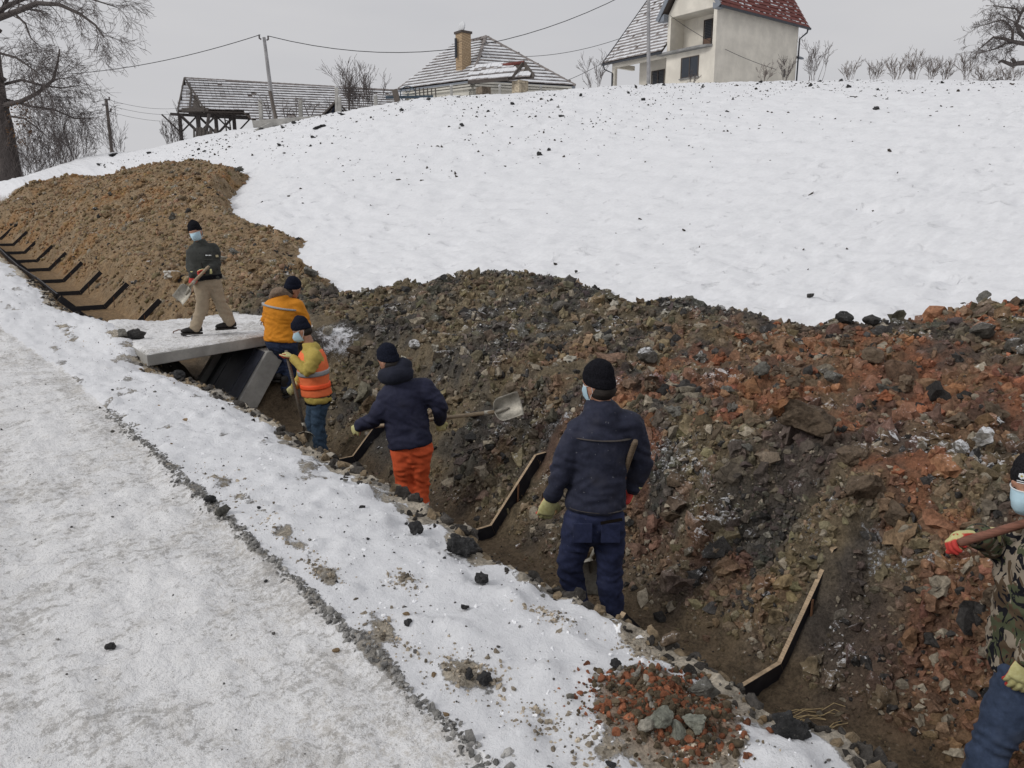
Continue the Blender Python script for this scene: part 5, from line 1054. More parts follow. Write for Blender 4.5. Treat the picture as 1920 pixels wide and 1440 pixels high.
def shovel(top, sock, bdir, bnorm, label, material, L=.30, W=.25, snow=0.0, grip=None):
    top = np.array(top, float); sock = np.array(sock, float); org = sock.copy(); root = tag(empty('shovel', tuple(org)), label, 'shovel', 'shovels of the workers')
    ax = nz(sock - top); MB().tube([tuple(top - org), tuple(top + ax * .02 - org), tuple((top + sock) / 2 - org), tuple(sock - org)], [.014, .018, .0185, .0175], 12).build('handle', material, root, smooth=True)
    b = nz(bdir); n = nz(np.array(bnorm) - b * (np.array(bnorm) @ b)); s = np.cross(b, n); N = 17; g = np.linspace(-1, 1, N); vv = np.linspace(0, 1, N); P = []
    for v in vv:
        hw = W / 2 * (math.sqrt(max(0, 1 - (1 - min(1, v / .30)) ** 2)) * .92 + .08 if v < .30 else 1.0)
        for u in g: P.append(sock - org + b * (v * L) + s * (u * hw) + n * (-.035 * (1 - u * u) + .030 * abs(u) ** 3 * (v < .96) + .05 * (v - .4) ** 2 - .004))
    P = np.array(P); I = np.arange(N * N).reshape(N, N); F = np.stack([I[:-1, :-1], I[1:, :-1], I[1:, 1:], I[:-1, 1:]], -1).reshape(-1, 4); o = mesh_obj('blade', np_mesh('blade', P, F, True), M_STEEL, root); m = o.modifiers.new('t', 'SOLIDIFY'); m.thickness = .004; m.offset = 0
    MB().tube([tuple(-ax * .10), tuple(b * .0 - n * .014), tuple(b * .13 - n * .030)], [.022, .023, .008], 10).build('socket', M_STEEL, root, smooth=True); return root

def person(J, face, label, jacket_mat, trouser_mat, hat_mat, s=1.0, mask=None, up=None, jb=1.0, jw=1.0, thigh=1.0, ank=1.0, seed=1, boots=True, toes=None, collar=True, hat_peak=0.0, vox=.012, hem=None, front=None, hem_drop=.10, jacket_name='jacket', trouser_name='trousers', coll=.085):
    mid = lambda a, b: (np.array(a) + np.array(b)) / 2
    J = {k: np.array(v, float) for k, v in J.items()}; hips = mid(J['hipA'], J['hipB']); shs = mid(J['shA'], J['shB']); org = np.array([mid(J['anA'], J['anB'])[0], mid(J['anA'], J['anB'])[1], min(J['anA'][2], J['anB'][2]) - .1])
    root = tag(empty('person', tuple(org)), label, 'person', 'road workers'); L = lambda parts: [([tuple(np.array(v) - org) for v in V], F) for V, F in parts]
    side = nz(J['shB'] - J['shA']); upt = nz(J['neck'] - hips); fr = np.cross(upt, side); fr = nz(fr)
    if front is not None and fr @ np.array(front) < 0: fr = -fr
    sideh = nz(J['hipB'] - J['hipA']); sideh = nz(sideh - upt * (sideh @ upt)); side = nz(side - upt * (side @ upt))
    # --- torso sections, hem to neck
    T = hips - upt * (hem_drop - .08) * s; top = J['neck']; hgt = np.linalg.norm(top - T)
    def sec(t):       # half width, half depth by height
        w = np.interp(t, [0, .08, .35, .62, .80, .90, .96, 1.0], [.190, .196, .185, .205, .205, .175, .105, .07]); d = np.interp(t, [0, .08, .35, .62, .80, .90, .96, 1.0], [.140, .146, .138, .148, .138, .110, .085, .07]); return w * s * jw, d * s * jw
    def ring(t, g=0.0):
        w, d = sec(t); sdv = nz(sideh * (1 - t) + side * t); fv = nz(np.cross(upt, sdv)); fv = fv if fv @ fr > 0 else -fv; c = T + (top - T) * t + fv * (.012 * s * math.sin(t * math.pi)) ; return c, sdv * (w + g), fv * (d + g)
    ts = np.linspace(0, 1, 15); rg = [ring(t) for t in ts]; torso = loft([q[0] for q in rg], [q[1] for q in rg], [q[2] for q in rg], 28)
    arms = [limb_loft([J['sh' + k] - upt * .01, J['el' + k], J['wr' + k]], [.080 * s * jb, .064 * s * jb, .049 * s * jb], 18) for k in 'AB']; shl = [limb_loft([top - upt * .06 * s, J['sh' + k]], [.07 * s, .078 * s * jb], 16) for k in 'AB']
    cuffs = [limb_loft([J['wr' + k] - nz(J['wr' + k] - J['el' + k]) * .03, J['wr' + k]], [.053 * s * jb, .051 * s * jb], 16) for k in 'AB']
    nk = J['head'] - nz(J['head'] - J['neck']) * coll * s; ca = nz(nk - top); col_ = [loft([top - upt * .07 * s, top, nk * .6 + top * .4, nk, nk + ca * .012], [side * q * s for q in (.135, .108, .088, .082, .068)], [fr * q * s for q in (.11, .098, .088, .084, .07)], 22)] if collar else []
    hemr = [ring(t, .006) for t in (.0, .05, .07)]; hemb = loft([q[0] for q in hemr], [q[1] for q in hemr], [q[2] for q in hemr], 28)
    jn = [(J['elA'] - org, .10 * s), (J['elB'] - org, .10 * s), (hips + upt * .16 - org, .13 * s), (J['shA'] - upt * .1 - org, .07 * s), (J['shB'] - upt * .1 - org, .07 * s)]
    jk = mesh_obj(jacket_name, fuse(jacket_name, L([torso, hemb] + arms + shl + cuffs + col_), vox, 4, creases(.016 * s, seed, jn)), jacket_mat, root)
    # --- trousers
    legs = [limb_loft([J['hip' + k] + upt * .02, J['kn' + k], J['an' + k]], [.104 * s * thigh, .078 * s * thigh, .064 * s * ank], 18) for k in 'AB']; pel = limb_loft([hips + upt * .12 * s, hips - upt * .01 * s], [.15 * s, .15 * s], 20, .80, sideh)
    jn = [(J['knA'] - org, .09 * s), (J['knB'] - org, .09 * s), (hips - upt * .1 - org, .1 * s), (J['anA'] - org, .12 * s), (J['anB'] - org, .12 * s)]
    mesh_obj(trouser_name, fuse(trouser_name, L(legs + [pel]), vox * 1.15, 4, creases(.016 * s, seed + 5, jn, 20, 5)), trouser_mat, root)
    # --- body: head, neck and the figure under the clothes
    u = nz(up if up is not None else J['head'] - J['neck']); f = np.array(face, float); f = nz(f - u * (f @ u)); e = np.cross(u, f); H = J['head']
    zz = [-.118, -.105, -.08, -.045, -.01, .03, .065, .095, .115]; ww = [.022, .040, .056, .066, .072, .075, .071, .056, .03]; dd = [.026, .046, .064, .080, .089, .094, .089, .07, .036]; sh_ = [.055, .045, .030, .016, .008, .002, -.004, -.008, -.01]
    head = loft([H + u * z * s + f * q * s for z, q in zip(zz, sh_)], [e * w * s for w in ww], [f * d * s for d in dd], 24); neck = limb_loft([J['neck'] - upt * .03, H - u * .06 * s - f * .01 * s], [.054 * s, .052 * s], 16)
    nose = limb_loft([H + u * .02 * s + f * .090 * s, H - u * .026 * s + f * .108 * s], [.009 * s, .013 * s], 10); ears = [blob(H + e * sg * .074 * s - u * .012 * s - f * .005 * s, [f * .018 * s, u * .032 * s, e * .009 * s]) for sg in (-1, 1)]; brow = limb_loft([H + e * .045 * s + u * .028 * s + f * .078 * s, H + u * .03 * s + f * .090 * s, H - e * .045 * s + u * .028 * s + f * .078 * s], [.012 * s, .014 * s, .012 * s], 8)
    chinm = blob(H - u * .062 * s + f * .088 * s, [e * .024 * s, u * .010 * s, f * .012 * s]); core = [limb_loft([hips, J['neck'] - upt * .12], [.085 * s, .08 * s], 14), limb_loft([J['neck'] - upt * .14, J['neck']], [.05 * s, .05 * s], 12)] + [limb_loft([J['sh' + k], J['el' + k], J['wr' + k]], [.05 * s, .04 * s, .03 * s], 10) for k in 'AB'] + [limb_loft([J['hip' + k], J['kn' + k], J['an' + k]], [.06 * s, .045 * s, .036 * s], 12) for k in 'AB']
    core += [limb_loft([J['shA'], J['neck'] - upt * .10, J['shB']], [.035 * s, .045 * s, .035 * s], 10)]
    body = mesh_obj('body', fuse('body', L([head, neck, nose, brow, chinm] + ears + core), .0105, 2), M_SKIN, root)
    for sg in (-1, 1):
        V, F = ICO[2]; c = H + e * sg * .031 * s + u * .006 * s + f * .083 * s - org; ey = np_mesh('eye', V * .011 * s * np.array([1, 1, .7]) + c, F, True); mesh_obj('eye', ey, M_EYE, body)
    # --- knitted hat
    hz = [-.004, .004, .045, .050, .085, .118, .140, .150 + hat_peak]; hw = [.079, .0865, .0875, .0815, .078, .062, .036, .010]; hd = [.098, .106, .107, .101, .096, .076, .044, .012]
    hs_ = [-.004, -.004, -.004, -.005, -.010, -.014, -.016, -.016]; tl = lambda z: -.028 if z < .06 else -.028 * max(0, (.15 - z) / .09)
    C = []; A = []; Bx = []
    for z, w, d, q in zip(hz, hw, hd, hs_): fv = nz(f - u * tl(z) / .1 * .9) if z < .11 else f; C.append(H + u * (z + .010) * s + f * q * s); A.append(e * w * s); Bx.append(fv * d * s)
    hat = mesh_obj('beanie', fuse('beanie', L([loft(C, A, Bx, 26)]), .0085, 2, creases(.004 * s, seed + 9, (), 20, 9)), hat_mat, root)
    hr = blob(H - f * .022 * s - u * .030 * s - org, [e * .0765 * s, u * .060 * s, f * .078 * s], 3); mesh_obj('hair', fuse('hair', [hr], .007, 1, creases(.004, seed + 2, (), 60, 30)), M_HAIR, root)
    if mask:
        n1, n2 = 15, 9; P = []
        for j in range(n2):
            z = -.108 + .112 * j / (n2 - 1)
            for i in range(n1):
                th = (i / (n1 - 1) * 2 - 1) * 1.22; b_ = math.cos(th); bul = .036 * max(0, b_) ** 3 * math.sin(math.pi * j / (n2 - 1)) ** .7 + .0025 * math.sin(j * 2.6); wj = np.interp(z, [-.11, -.08, -.04, .01], [.050, .062, .070, .073]); dj = np.interp(z, [-.11, -.08, -.04, .01], [.078, .094, .101, .100]); P.append(H - org + u * z * s + e * math.sin(th) * (wj + .006) * s + f * (b_ * (dj + bul) + .002) * s)
        I = np.arange(n1 * n2).reshape(n2, n1); F = np.stack([I[:-1, :-1], I[:-1, 1:], I[1:, 1:], I[1:, :-1]], -1).reshape(-1, 4); mk = mesh_obj('face_mask', np_mesh('face_mask', np.array(P), F, True), M_MASK, root); m = mk.modifiers.new('t', 'SOLIDIFY'); m.thickness = .003
        mb = MB(); mb.tube([tuple(P[(n2 - 1) * n1 + i] + u * .002) for i in range(n1)], .003 * s, 5); mb.build('mask_edge', M_MASKW, mk)
        for sg, i in ((-1, 0), (1, n1 - 1)):
            ear = H - org + e * sg * .080 * s - f * .012 * s; MB().tube([tuple(P[(n2 - 1) * n1 + i]), tuple(ear + u * .018 * s), tuple(ear - u * .02 * s - f * .006), tuple(P[n1 * 2 + i])], .0018, 5).build('ear_loop', M_MASKW, mk)
    if boots:
        for k, t in zip('AB', toes): boot(J['an' + k] - np.array([0, 0, .0]), t, root, org, s)
    return root, org, dict(ring=ring, T=T, top=top, up=upt, fr=fr, side=side, H=H, u=u, f=f, e=e, J=J)
def band(root, org, I, t0, t1, g, name, mat, tilt=0.0):
    R_ = [I['ring'](t, g) for t in np.linspace(t0, t1, 4)]; sd = I['side']; k = lambda A_: A_ + I['up'] * tilt * np.linalg.norm(A_)
    V, F = loft([q[0] - org for q in R_], [k(q[1]) for q in R_], [q[2] for q in R_], 36); me = bpy.data.meshes.new(name); me.from_pydata([tuple(v) for v in V], [], F); o = mesh_obj(name, me, mat, root, True); return o
FWH, RTV, UPW = FH, RT, UPV
# ===== worker in dark denim, back to the camera
d = float(atz(1146, 1203, -1.05) @ FH); p = lambda x, y, dd=0: pt(x, y, d + dd)
J = dict(head=p(1124, 722), neck=p(1129, 766), shA=p(1086, 804), shB=p(1181, 796), elA=p(1054, 882, -.02), elB=p(1206, 866, .06), wrA=p(1034, 930, .02), wrB=p(1186, 915, .10), hipA=p(1088, 982), hipB=p(1141, 980), knA=p(1066, 1070, .07), knB=p(1144, 1085, .04), anA=p(1098, 1176, .05), anB=p(1150, 1186, .0))
M_DENIM = cloth('dark_denim', (.026, .029, .050), .8, 300, .3, .4, (.30, .31, .33), dirt=(.045, .043, .050)); M_DTROU = cloth('navy_work_trousers', (.026, .033, .078), .8, 300, .3, .3, (.3, .3, .3), dirt=(.04, .042, .055)); M_BLACKK = knit('black_knit', (.010, .010, .013))
root, org, I = person(J, FWH * .75 - RTV * .65, 'worker in dark denim jacket and black beanie, back turned, shovel before him', M_DENIM, M_DTROU, M_BLACKK, s=1.03, mask=True, seed=3, toes=[FWH - RTV * .3, FWH + RTV * .1], front=FWH, vox=.0105, jw=.90, hem_drop=-.02, jacket_name='denim_jacket', coll=.10)
M_SEAM = cloth('seam_thread', (.075, .066, .062), .8); band(root, org, I, .735, .742, .016, 'yoke_seam', M_SEAM); band(root, org, I, .028, .034, .014, 'hem_seam', M_SEAM)
q = I['J']['hipB'] - org - FWH * .165 + UPW * .075; MB().bar(q - RTV * .07 + UPW * -.01, q + RTV * .06 + UPW * .015, .006, .018).build('torn_pocket', M_EYE, root)
hc = (I['J']['hipA'] + I['J']['hipB']) / 2 - org
for sg in (-1, 1): q = hc + RTV * sg * .085 - FWH * .128 + UPW * -.01; MB().bar(q - UPW * .06, q + UPW * .06, .012, .115, up=(RTV)).build('back_pocket', M_DTROU, root)
w = J['wrA']; hand('glove', w + nz(w - J['elA']) * .015, nz(w - J['elA']) - UPW * .25, FWH * 1.0 - RTV * .15, .5, root, org, 1.22, flip=1, thumb_in=.35)
w = J['wrB']; hand('glove', w + nz(w - J['elB']) * .01, FWH * .2 - RTV * .5 - UPW * .6, -FWH * .4 + UPW * .1 - RTV * .8, 1.25, root, org, 1.08, flip=-1, thumb_in=.9)
shovel(p(1192, 826, -.13), p(1113, 1046, .34), p(1104, 1125, .36) - p(1110, 1050, .34), -FWH + UPW * .2 + RTV * .1, 'shovel with worn wooden handle held in front of the denim jacket worker', wood_mat('dark_handle_wood', (.16, .115, .075)), .30, .24)
# ===== hooded navy jacket, orange trousers
d = float(atz(778, 985, -1.1) @ FH); p = lambda x, y, dd=0: pt(x, y, d + dd)
J = dict(head=p(729, 676), neck=p(746, 712), shA=p(734, 738, -.02), shB=p(797, 728, .02), elA=p(706, 782, -.03), elB=p(824, 762, .02), wrA=p(674, 800, .06), wrB=p(824, 788, .20), hipA=p(756, 846), hipB=p(789, 843), knA=p(758, 902, .03), knB=p(786, 900, .05), anA=p(768, 966, .0), anB=p(790, 968, .02))
M_NAVY = cloth('navy_quilted_jacket', (.024, .026, .052), .75, 120, .25, sheen=.1, dirt=(.038, .038, .055)); M_ORTR = cloth('orange_work_trousers', (.74, .125, .045), .75, 120, .12, sheen=.1, dirt=(.50, .085, .035)); M_NAVYK = knit('dark_navy_knit', (.012, .014, .024))
root, org, I = person(J, -RTV * .8 + FWH * .6, 'worker in navy hooded jacket and orange trousers holding his shovel out sideways', M_NAVY, M_ORTR, M_NAVYK, s=1.0, seed=13, jb=1.14, jw=1.02, thigh=1.1, ank=1.12, toes=[FWH, FWH], front=FWH, hem_drop=.03, jacket_name='hooded_jacket', up=UPW - RTV * .25)
hd = I['J']['neck'] - org; hm = fuse('hood', [limb_loft([hd + UPW * .04 - RTV * .10 - FWH * .03, hd + UPW * .055 - FWH * .085 - RTV * .02, hd + UPW * .06 + RTV * .085 - FWH * .03], [.075, .085, .072], 16), limb_loft([hd + UPW * .12 + RTV * .05, hd + UPW * .03 - FWH * .02], [.085, .10], 16)], .011, 4, creases(.012, 55, (), 16, 8)); mesh_obj('hood', hm, cloth('dark_hood', (.016, .018, .030), .85), root)
for k in 'B':
    a = I['J']['an' + k] - org; V, F = loft([a + UPW * .10, a + UPW * .14], [RTV * .075] * 2, [FWH * .075] * 2, 18); me = bpy.data.meshes.new('reflective_band'); me.from_pydata([tuple(v) for v in V], [], F); mesh_obj('reflective_band', me, M_REFL, root, True)
w = J['wrB']; hand('glove', w, -UPW * .7 + RTV * .1 + FWH * .1, -RTV * .1 + FWH * .9, 1.2, root, org, 1.0, flip=1, thumb_in=.8); w = J['wrA']; hand('glove', w, nz(w - J['elA']), -UPW * .5 + FWH, .9, root, org, .95, flip=1, thumb_in=.8)
shovel(p(700, 800, .38), p(928, 772, .22), p(974, 757, .20) - p(928, 772, .22), -FWH + UPW * .45, 'shovel held out to the right by the hooded worker, wide pale blade', M_ASH, .25, .22)
# ===== worker in orange vest, side view
d = float(atz(604, 866, -1.12) @ FH); p = lambda x, y, dd=0: pt(x, y, d + dd)
J = dict(head=p(567, 619), neck=p(583, 649), shA=p(590, 668, -.17), shB=p(586, 666, .17), elA=p(577, 702, -.24), elB=p(566, 705, .16), wrA=p(550, 672, -.12), wrB=p(553, 724, .02), hipA=p(599, 748, -.09), hipB=p(594, 748, .09), knA=p(597, 800, -.10), knB=p(585, 798, .09), anA=p(603, 851, -.10), anB=p(590, 846, .09))
M_YEL = cloth('yellow_work_jacket', (.44, .34, .085), .8, 200, .14, dirt=(.30, .22, .07)); M_JEAN = cloth('blue_jeans', (.045, .078, .125), .8, 300, .3, .25, (.3, .33, .38)); M_VEST = cloth('orange_vest', (.86, .19, .07), .7, 200, .06, sheen=.05); M_VSTR = simple('bright_orange_strip', (.95, .11, .03), .6, .06)
root, org, I = person(J, -RTV - FWH * .15, 'worker in orange safety vest and yellow jacket leaning on an upright shovel', M_YEL, M_JEAN, M_NAVYK, s=1.0, mask=True, seed=23, toes=[-RTV - FWH * .2, -RTV], front=-RTV, thigh=1.0, ank=1.15, hat_peak=.01, hem_drop=.10, jacket_name='yellow_jacket', jw=1.04, coll=.165)
R_ = [I['ring'](t, .017) for t in np.linspace(.12, .93, 12)]; V, F = loft([q[0] - org for q in R_], [q[1] * (1 if k < 9 else .82) for k, q in enumerate(R_)], [q[2] for q in R_], 32); vst = mesh_obj('safety_vest', fuse('safety_vest', [(V, F)], .010, 3, creases(.008, 29, (), 14, 5)), M_VEST, root)
for (t0, t1, m_, nm) in ((.50, .585, M_REFL, 'reflective_band'), (.26, .34, M_VSTR, 'bright_band')):
    R_ = [I['ring'](t, .024) for t in np.linspace(t0, t1, 4)]; V, F = loft([q[0] - org for q in R_], [q[1] for q in R_], [q[2] for q in R_], 36); me = bpy.data.meshes.new(nm); me.from_pydata([tuple(v) for v in V], [], F); mesh_obj(nm, me, m_, vst, True)
q = I['ring'](.02, .004); V, F = loft([q[0] - org - UPW * .03, q[0] - org + UPW * .05], [q[1] * .97] * 2, [q[2] * .97] * 2, 28); me = bpy.data.meshes.new('jumper_hem'); me.from_pydata([tuple(v) for v in V], [], F); mesh_obj('jumper_hem', me, M_NAVYK, root, True)
w = J['wrA']; hand('glove', w, nz(w - J['elA']) * .7 - RTV * .4 + UPW * .2, -FWH * .1 - UPW * .8 - RTV * .2, 1.15, root, org, 1.05, flip=1, thumb_in=.2); w = J['wrB']; hand('glove', w, -RTV * .5 - UPW * .5, FWH * .9, 1.0, root, org, 1.0, flip=1, thumb_in=.8)
shovel(p(536, 657, -.07), p(572, 808, -.12), p(577, 848, -.12) - p(571, 806, -.12), -FWH - RTV * .2 + UPW * .3, 'upright shovel the orange vest worker leans on', wood_mat('grey_handle_wood', (.17, .14, .11)), .27, .24)
# ===== worker in orange jacket stepping up beside the slab
g = hit(534, 741); d = float(g @ FH); p = lambda x, y, dd=0: pt(x, y, d + dd)
J = dict(head=p(548, 541, .05), neck=p(527, 557), shA=p(511, 577), shB=p(557, 573), elA=p(499, 598, .06), elB=p(574, 604, .04), wrA=p(508, 622, .24), wrB=p(574, 636, .2), hipA=p(514, 645), hipB=p(541, 645), knA=p(534, 676, .16), knB=p(546, 690, .14), anA=p(517, 700, .04), anB=p(535, 728, .0))
M_ORJ = cloth('orange_jacket', (.68, .26, .022), .75, 140, .10, sheen=.1, dirt=(.52, .20, .025)); M_NJEAN = cloth('navy_jeans', (.024, .036, .075), .8, 260, .35)
root, org, I = person(J, RTV * .75 + FWH * .6, 'worker in plain orange jacket with fur collar stepping up beside the slab', M_ORJ, M_NJEAN, M_NAVYK, s=1.04, seed=33, toes=[-RTV * .8 + FWH * .4, -RTV * .3 + FWH], front=FWH, jb=1.06, jw=1.06, thigh=1.12, ank=.95, hem_drop=.04, jacket_name='orange_jacket', up=UPW + RTV * .35)
hd = I['J']['neck'] - org; fm = fuse('fur_collar', [limb_loft([hd - RTV * .115 + UPW * .0, hd - RTV * .06 + UPW * .06 - FWH * .05, hd + RTV * .02 + UPW * .075 - FWH * .06, hd + RTV * .10 + UPW * .03], [.05, .062, .062, .05], 14)], .011, 3, creases(.012, 44, (), 50, 30)); mesh_obj('fur_collar', fm, simple('brown_fur', (.20, .145, .105), .95, .35, 40, .8, 90), root); band(root, org, I, .765, .80, .020, 'reflective_band', M_REFL, -.12)
w = J['wrA']; hand('glove', w, FWH, -UPW, .8, root, org); w = J['wrB']; hand('glove', w, FWH - UPW * .4, -RTV, .8, root, org)
# ===== walking worker on the slab
d = float(atz(385, 627, .115) @ FH); p = lambda x, y, dd=0: pt(x, y, d + dd)
J = dict(head=p(367, 435, -.03), neck=p(376, 458), shA=p(363, 469, -.03), shB=p(400, 466, .05), elA=p(357, 497, -.02), elB=p(407, 493, .03), wrA=p(361, 517, -.12), wrB=p(389, 509, -.20), hipA=p(377, 530, -.03), hipB=p(400, 528, .03), knA=p(381, 572, -.10), knB=p(412, 566, .07), anA=p(367, 612, -.06), anB=p(431, 603, .12))
M_OLIVE = cloth('charcoal_green_jacket', (.045, .047, .043), .85, 240, .22, .25, (.2, .2, .2)); M_KHAKI = cloth('beige_trousers', (.35, .285, .205), .85, 240, .14, dirt=(.22, .17, .12))
root, org, I = person(J, -FWH - RTV * .05, 'walking worker in charcoal jacket and beige trousers on the snowy slab', M_OLIVE, M_KHAKI, M_BLACKK, s=.93, mask=True, seed=43, toes=[-RTV - FWH * .35, -RTV - FWH * .5], front=-FWH, thigh=1.05, ank=1.22, hem_drop=.05, hat_peak=.012, jacket_name='zip_jacket', coll=.115)
c = (I['T'] + (I['top'] - I['T']) * .70) - org + I['fr'] * .148; MB().bar(c + RTV * .035, c + RTV * .12, .006, .026).build('name_patch', M_EYE, root)
for k in range(4): q = c + I['fr'] * .006 + RTV * (.045 + .019 * k); MB().bar(q, q + RTV * (.012 if k % 2 else .015), .004, .010 if k % 2 else .013).build('patch_letter', M_MASKW, root)
q = c - UPW * .05 + I['fr'] * -.002; MB().bar(q + RTV * .02, q + RTV * .13, .012, .012).build('pocket_flap', M_OLIVE, root); MB().bar(c + UPW * .03 - RTV * .03, I['T'] - org + I['fr'] * .145 - RTV * .02, .010, .010).build('zip', M_EYE, root)
e_ = I['J']['shB'] * .5 + I['J']['elB'] * .5 - org; MB().bar(e_ + RTV * .03 - FWH * .066, e_ + RTV * .06 - FWH * .052, .006, .028).build('sleeve_badge', simple('cream_badge', (.55, .48, .30), .7), root); q = I['ring'](.02, .012); V, F = loft([q[0] - org - UPW * .0, q[0] - org + UPW * .05], [q[1]] * 2, [q[2]] * 2, 28); me = bpy.data.meshes.new('waistband'); me.from_pydata([tuple(v) for v in V], [], F); mesh_obj('waistband', me, M_BLACKK, root, True)
w = J['wrB']; hand('glove', w, -RTV * .8 - FWH * .2, -UPW * .6 - FWH * .5, 1.0, root, org, .95, flip=1, thumb_in=.4, vox=.006); w = J['wrA']; hand('glove', w, -UPW * .8 - FWH * .2, -FWH + RTV * .2, 1.1, root, org, .95, flip=-1, thumb_in=.6, vox=.006)
shovel(p(392, 499, -.27), p(355, 537, -.30), p(344, 553, -.30) - p(355, 537, -.30), -FWH * .8 + UPW * .5, 'shovel carried low by the walking worker on the slab', M_ASH, .24, .20)
# ===== camouflage worker at the right edge
d = 3.02; p = lambda x, y, dd=0: pt(x, y, d + dd)
J = dict(head=p(1940, 912, .02), neck=p(1964, 975), shA=p(1972, 1010, -.19), shB=p(1944, 1004, .17), elA=p(1990, 1135, -.20), elB=p(1893, 1040, .12), wrA=p(1934, 1232, -.22), wrB=p(1836, 1002, .0), hipA=p(1926, 1262, -.09), hipB=p(1918, 1258, .10), knA=p(1858, 1410, -.10), knB=p(1975, 1430, .14), anA=p(1790, 1560, -.05), anB=p(2010, 1560, .10))
M_CAMO = camo(); M_BJEAN = cloth('washed_blue_jeans', (.045, .065, .115), .8, 300, .3, .2, (.3, .33, .4), dirt=(.075, .085, .11)); M_DKK = knit('charcoal_knit', (.016, .015, .017))
root, org, I = person(J, -RTV * .85 - FWH * .5, 'worker in camouflage jacket and blue jeans cut off by the right edge', M_CAMO, M_BJEAN, M_DKK, s=1.0, mask=True, seed=53, toes=[-RTV, -RTV], front=-RTV, thigh=1.05, ank=1.15, jb=1.12, jw=1.05, hem_drop=.05, vox=.010, jacket_name='camouflage_jacket', up=UPW - RTV * .1)
H, u, f, e = I['H'], I['u'], I['f'], I['e']; c = H + u * .072 + f * .104 - org
for k in range(6): a = k * math.pi / 3 + .3; V, F = ICO[2]; mesh_obj('emblem_petal', np_mesh('emblem_petal', (V @ np.array([e * .0060, u * .0060, f * .002])) + c + (e * math.cos(a) + u * math.sin(a)) * .0085, F, True), M_MASKW, root)
V, F = ICO[2]; mesh_obj('emblem_centre', np_mesh('emblem_centre', (V @ np.array([e * .005, u * .005, f * .0035])) + c, F, True), simple('emblem_yellow', (.5, .4, .1), .6), root)
for k in range(2): MB().bar(c - u * (.022 + .008 * k) - e * .019 + f * -.001, c - u * (.022 + .008 * k) + e * .019 + f * -.001, .003, .003).build('emblem_line', M_MASKW, root)
w = J['wrB']; hand('glove', w - nz(w - J['elB']) * .02, -RTV * 1.0 + UPW * .02, -UPW * .8 - FWH * .55, .95, root, org, 1.12, flip=-1, thumb_in=.55, vox=.0038); w = J['wrA']; hand('glove', w, -UPW * .9 - RTV * .28, FWH * .9 + RTV * .35, .45, root, org, 1.12, flip=1, thumb_in=.25, vox=.0038)
shovel(p(1797, 1018, -.05), p(2330, 862, -.02), RTV * .95 + UPW * .3, UPW * .9 - FWH * .4, 'reddish shovel handle gripped by the camouflage worker', M_REDWOOD, .30, .25)

# ---------------------------------------------------------------- bare trees and shrubs
def bark_mat(name, col):
    m, nt, b = new_mat(name); v = scaled(nt, (4, 4, .8)); n = noise(nt, 5, 5, .65, v); nt.links.new(mix(nt, ramp(nt, n, .3, .7), tuple(c * .55 for c in col), tuple(c * 1.3 for c in col)), b.inputs['Base Color']); b.inputs['Roughness'].default_value = .9; bump(nt, b, n, .8, .05); return m
M_BARK = bark_mat('bark', (.10, .085, .08)); M_TWIG = simple('twig', (.13, .112, .107), .9, .3); M_TWIG2 = simple('pale_twig', (.20, .17, .155), .9, .3)  # twig brown lightened, distance haze put into the colour
class Tw:
    """collects thin three-sided branches fast"""
    def __init__(s): s.P = []; s.F = []
    def seg(s, pts, rad):
        base = len(s.P); n = 3
        for k, p in enumerate(pts):
            d = (pts[min(k + 1, len(pts) - 1)] - pts[max(k - 1, 0)])
            d = d / (np.linalg.norm(d) + 1e-9); x = np.cross(d, (.3, .2, .9)); x /= np.linalg.norm(x) + 1e-9; y = np.cross(d, x)
            for j in range(n): a = 2.094 * j; s.P.append(p + (x * math.cos(a) + y * math.sin(a)) * rad[k])
        for k in range(len(pts) - 1):
            for j in range(n): a = base + k * n + j; b = base + k * n + (j + 1) % n; s.F.append((a, b, b + n, a + n))
    def build(s, name, mat, parent, org):
        return mesh_obj(name, np_mesh(name, np.array(s.P) - np.array(org), np.array(s.F), True), mat, parent)
def grow(tw, p, d, L, r, lev, rs, wob=.25, droop=0.0, kids=(4, 6), ratio=.62, ang=.8, rmin=.006, up=0.0):
    n = 5 if lev > 0 else 3; pts = [p]; rad = [r]; d = d / np.linalg.norm(d)
    for k in range(n):
        d = d + np.array([rs.gauss(0, wob), rs.gauss(0, wob), rs.gauss(0, wob) - droop + up]) * .5; d /= np.linalg.norm(d); pts.append(pts[-1] + d * L / n); rad.append(max(rmin, r * (1 - .75 * (k + 1) / n)))
    tw.seg(pts, rad)
    if lev <= 0: return
    for q in range(rs.randint(*kids)):
        t = rs.uniform(.2, 1.0); k = min(int(t * n), n - 1); b = pts[k] + (pts[k + 1] - pts[k]) * (t * n - k); dd = pts[k + 1] - pts[k]; dd /= np.linalg.norm(dd)
        a = np.array([rs.gauss(0, 1), rs.gauss(0, 1), rs.gauss(0, .8)]); a -= dd * (a @ dd); a /= np.linalg.norm(a); e = ang * rs.uniform(.6, 1.2); nd = dd * math.cos(e) + a * math.sin(e)
        grow(tw, b, nd, L * ratio * rs.uniform(.6, 1.1), max(rmin, rad[k] * .55), lev - 1, rs, wob, droop, kids, ratio, ang, rmin, up)
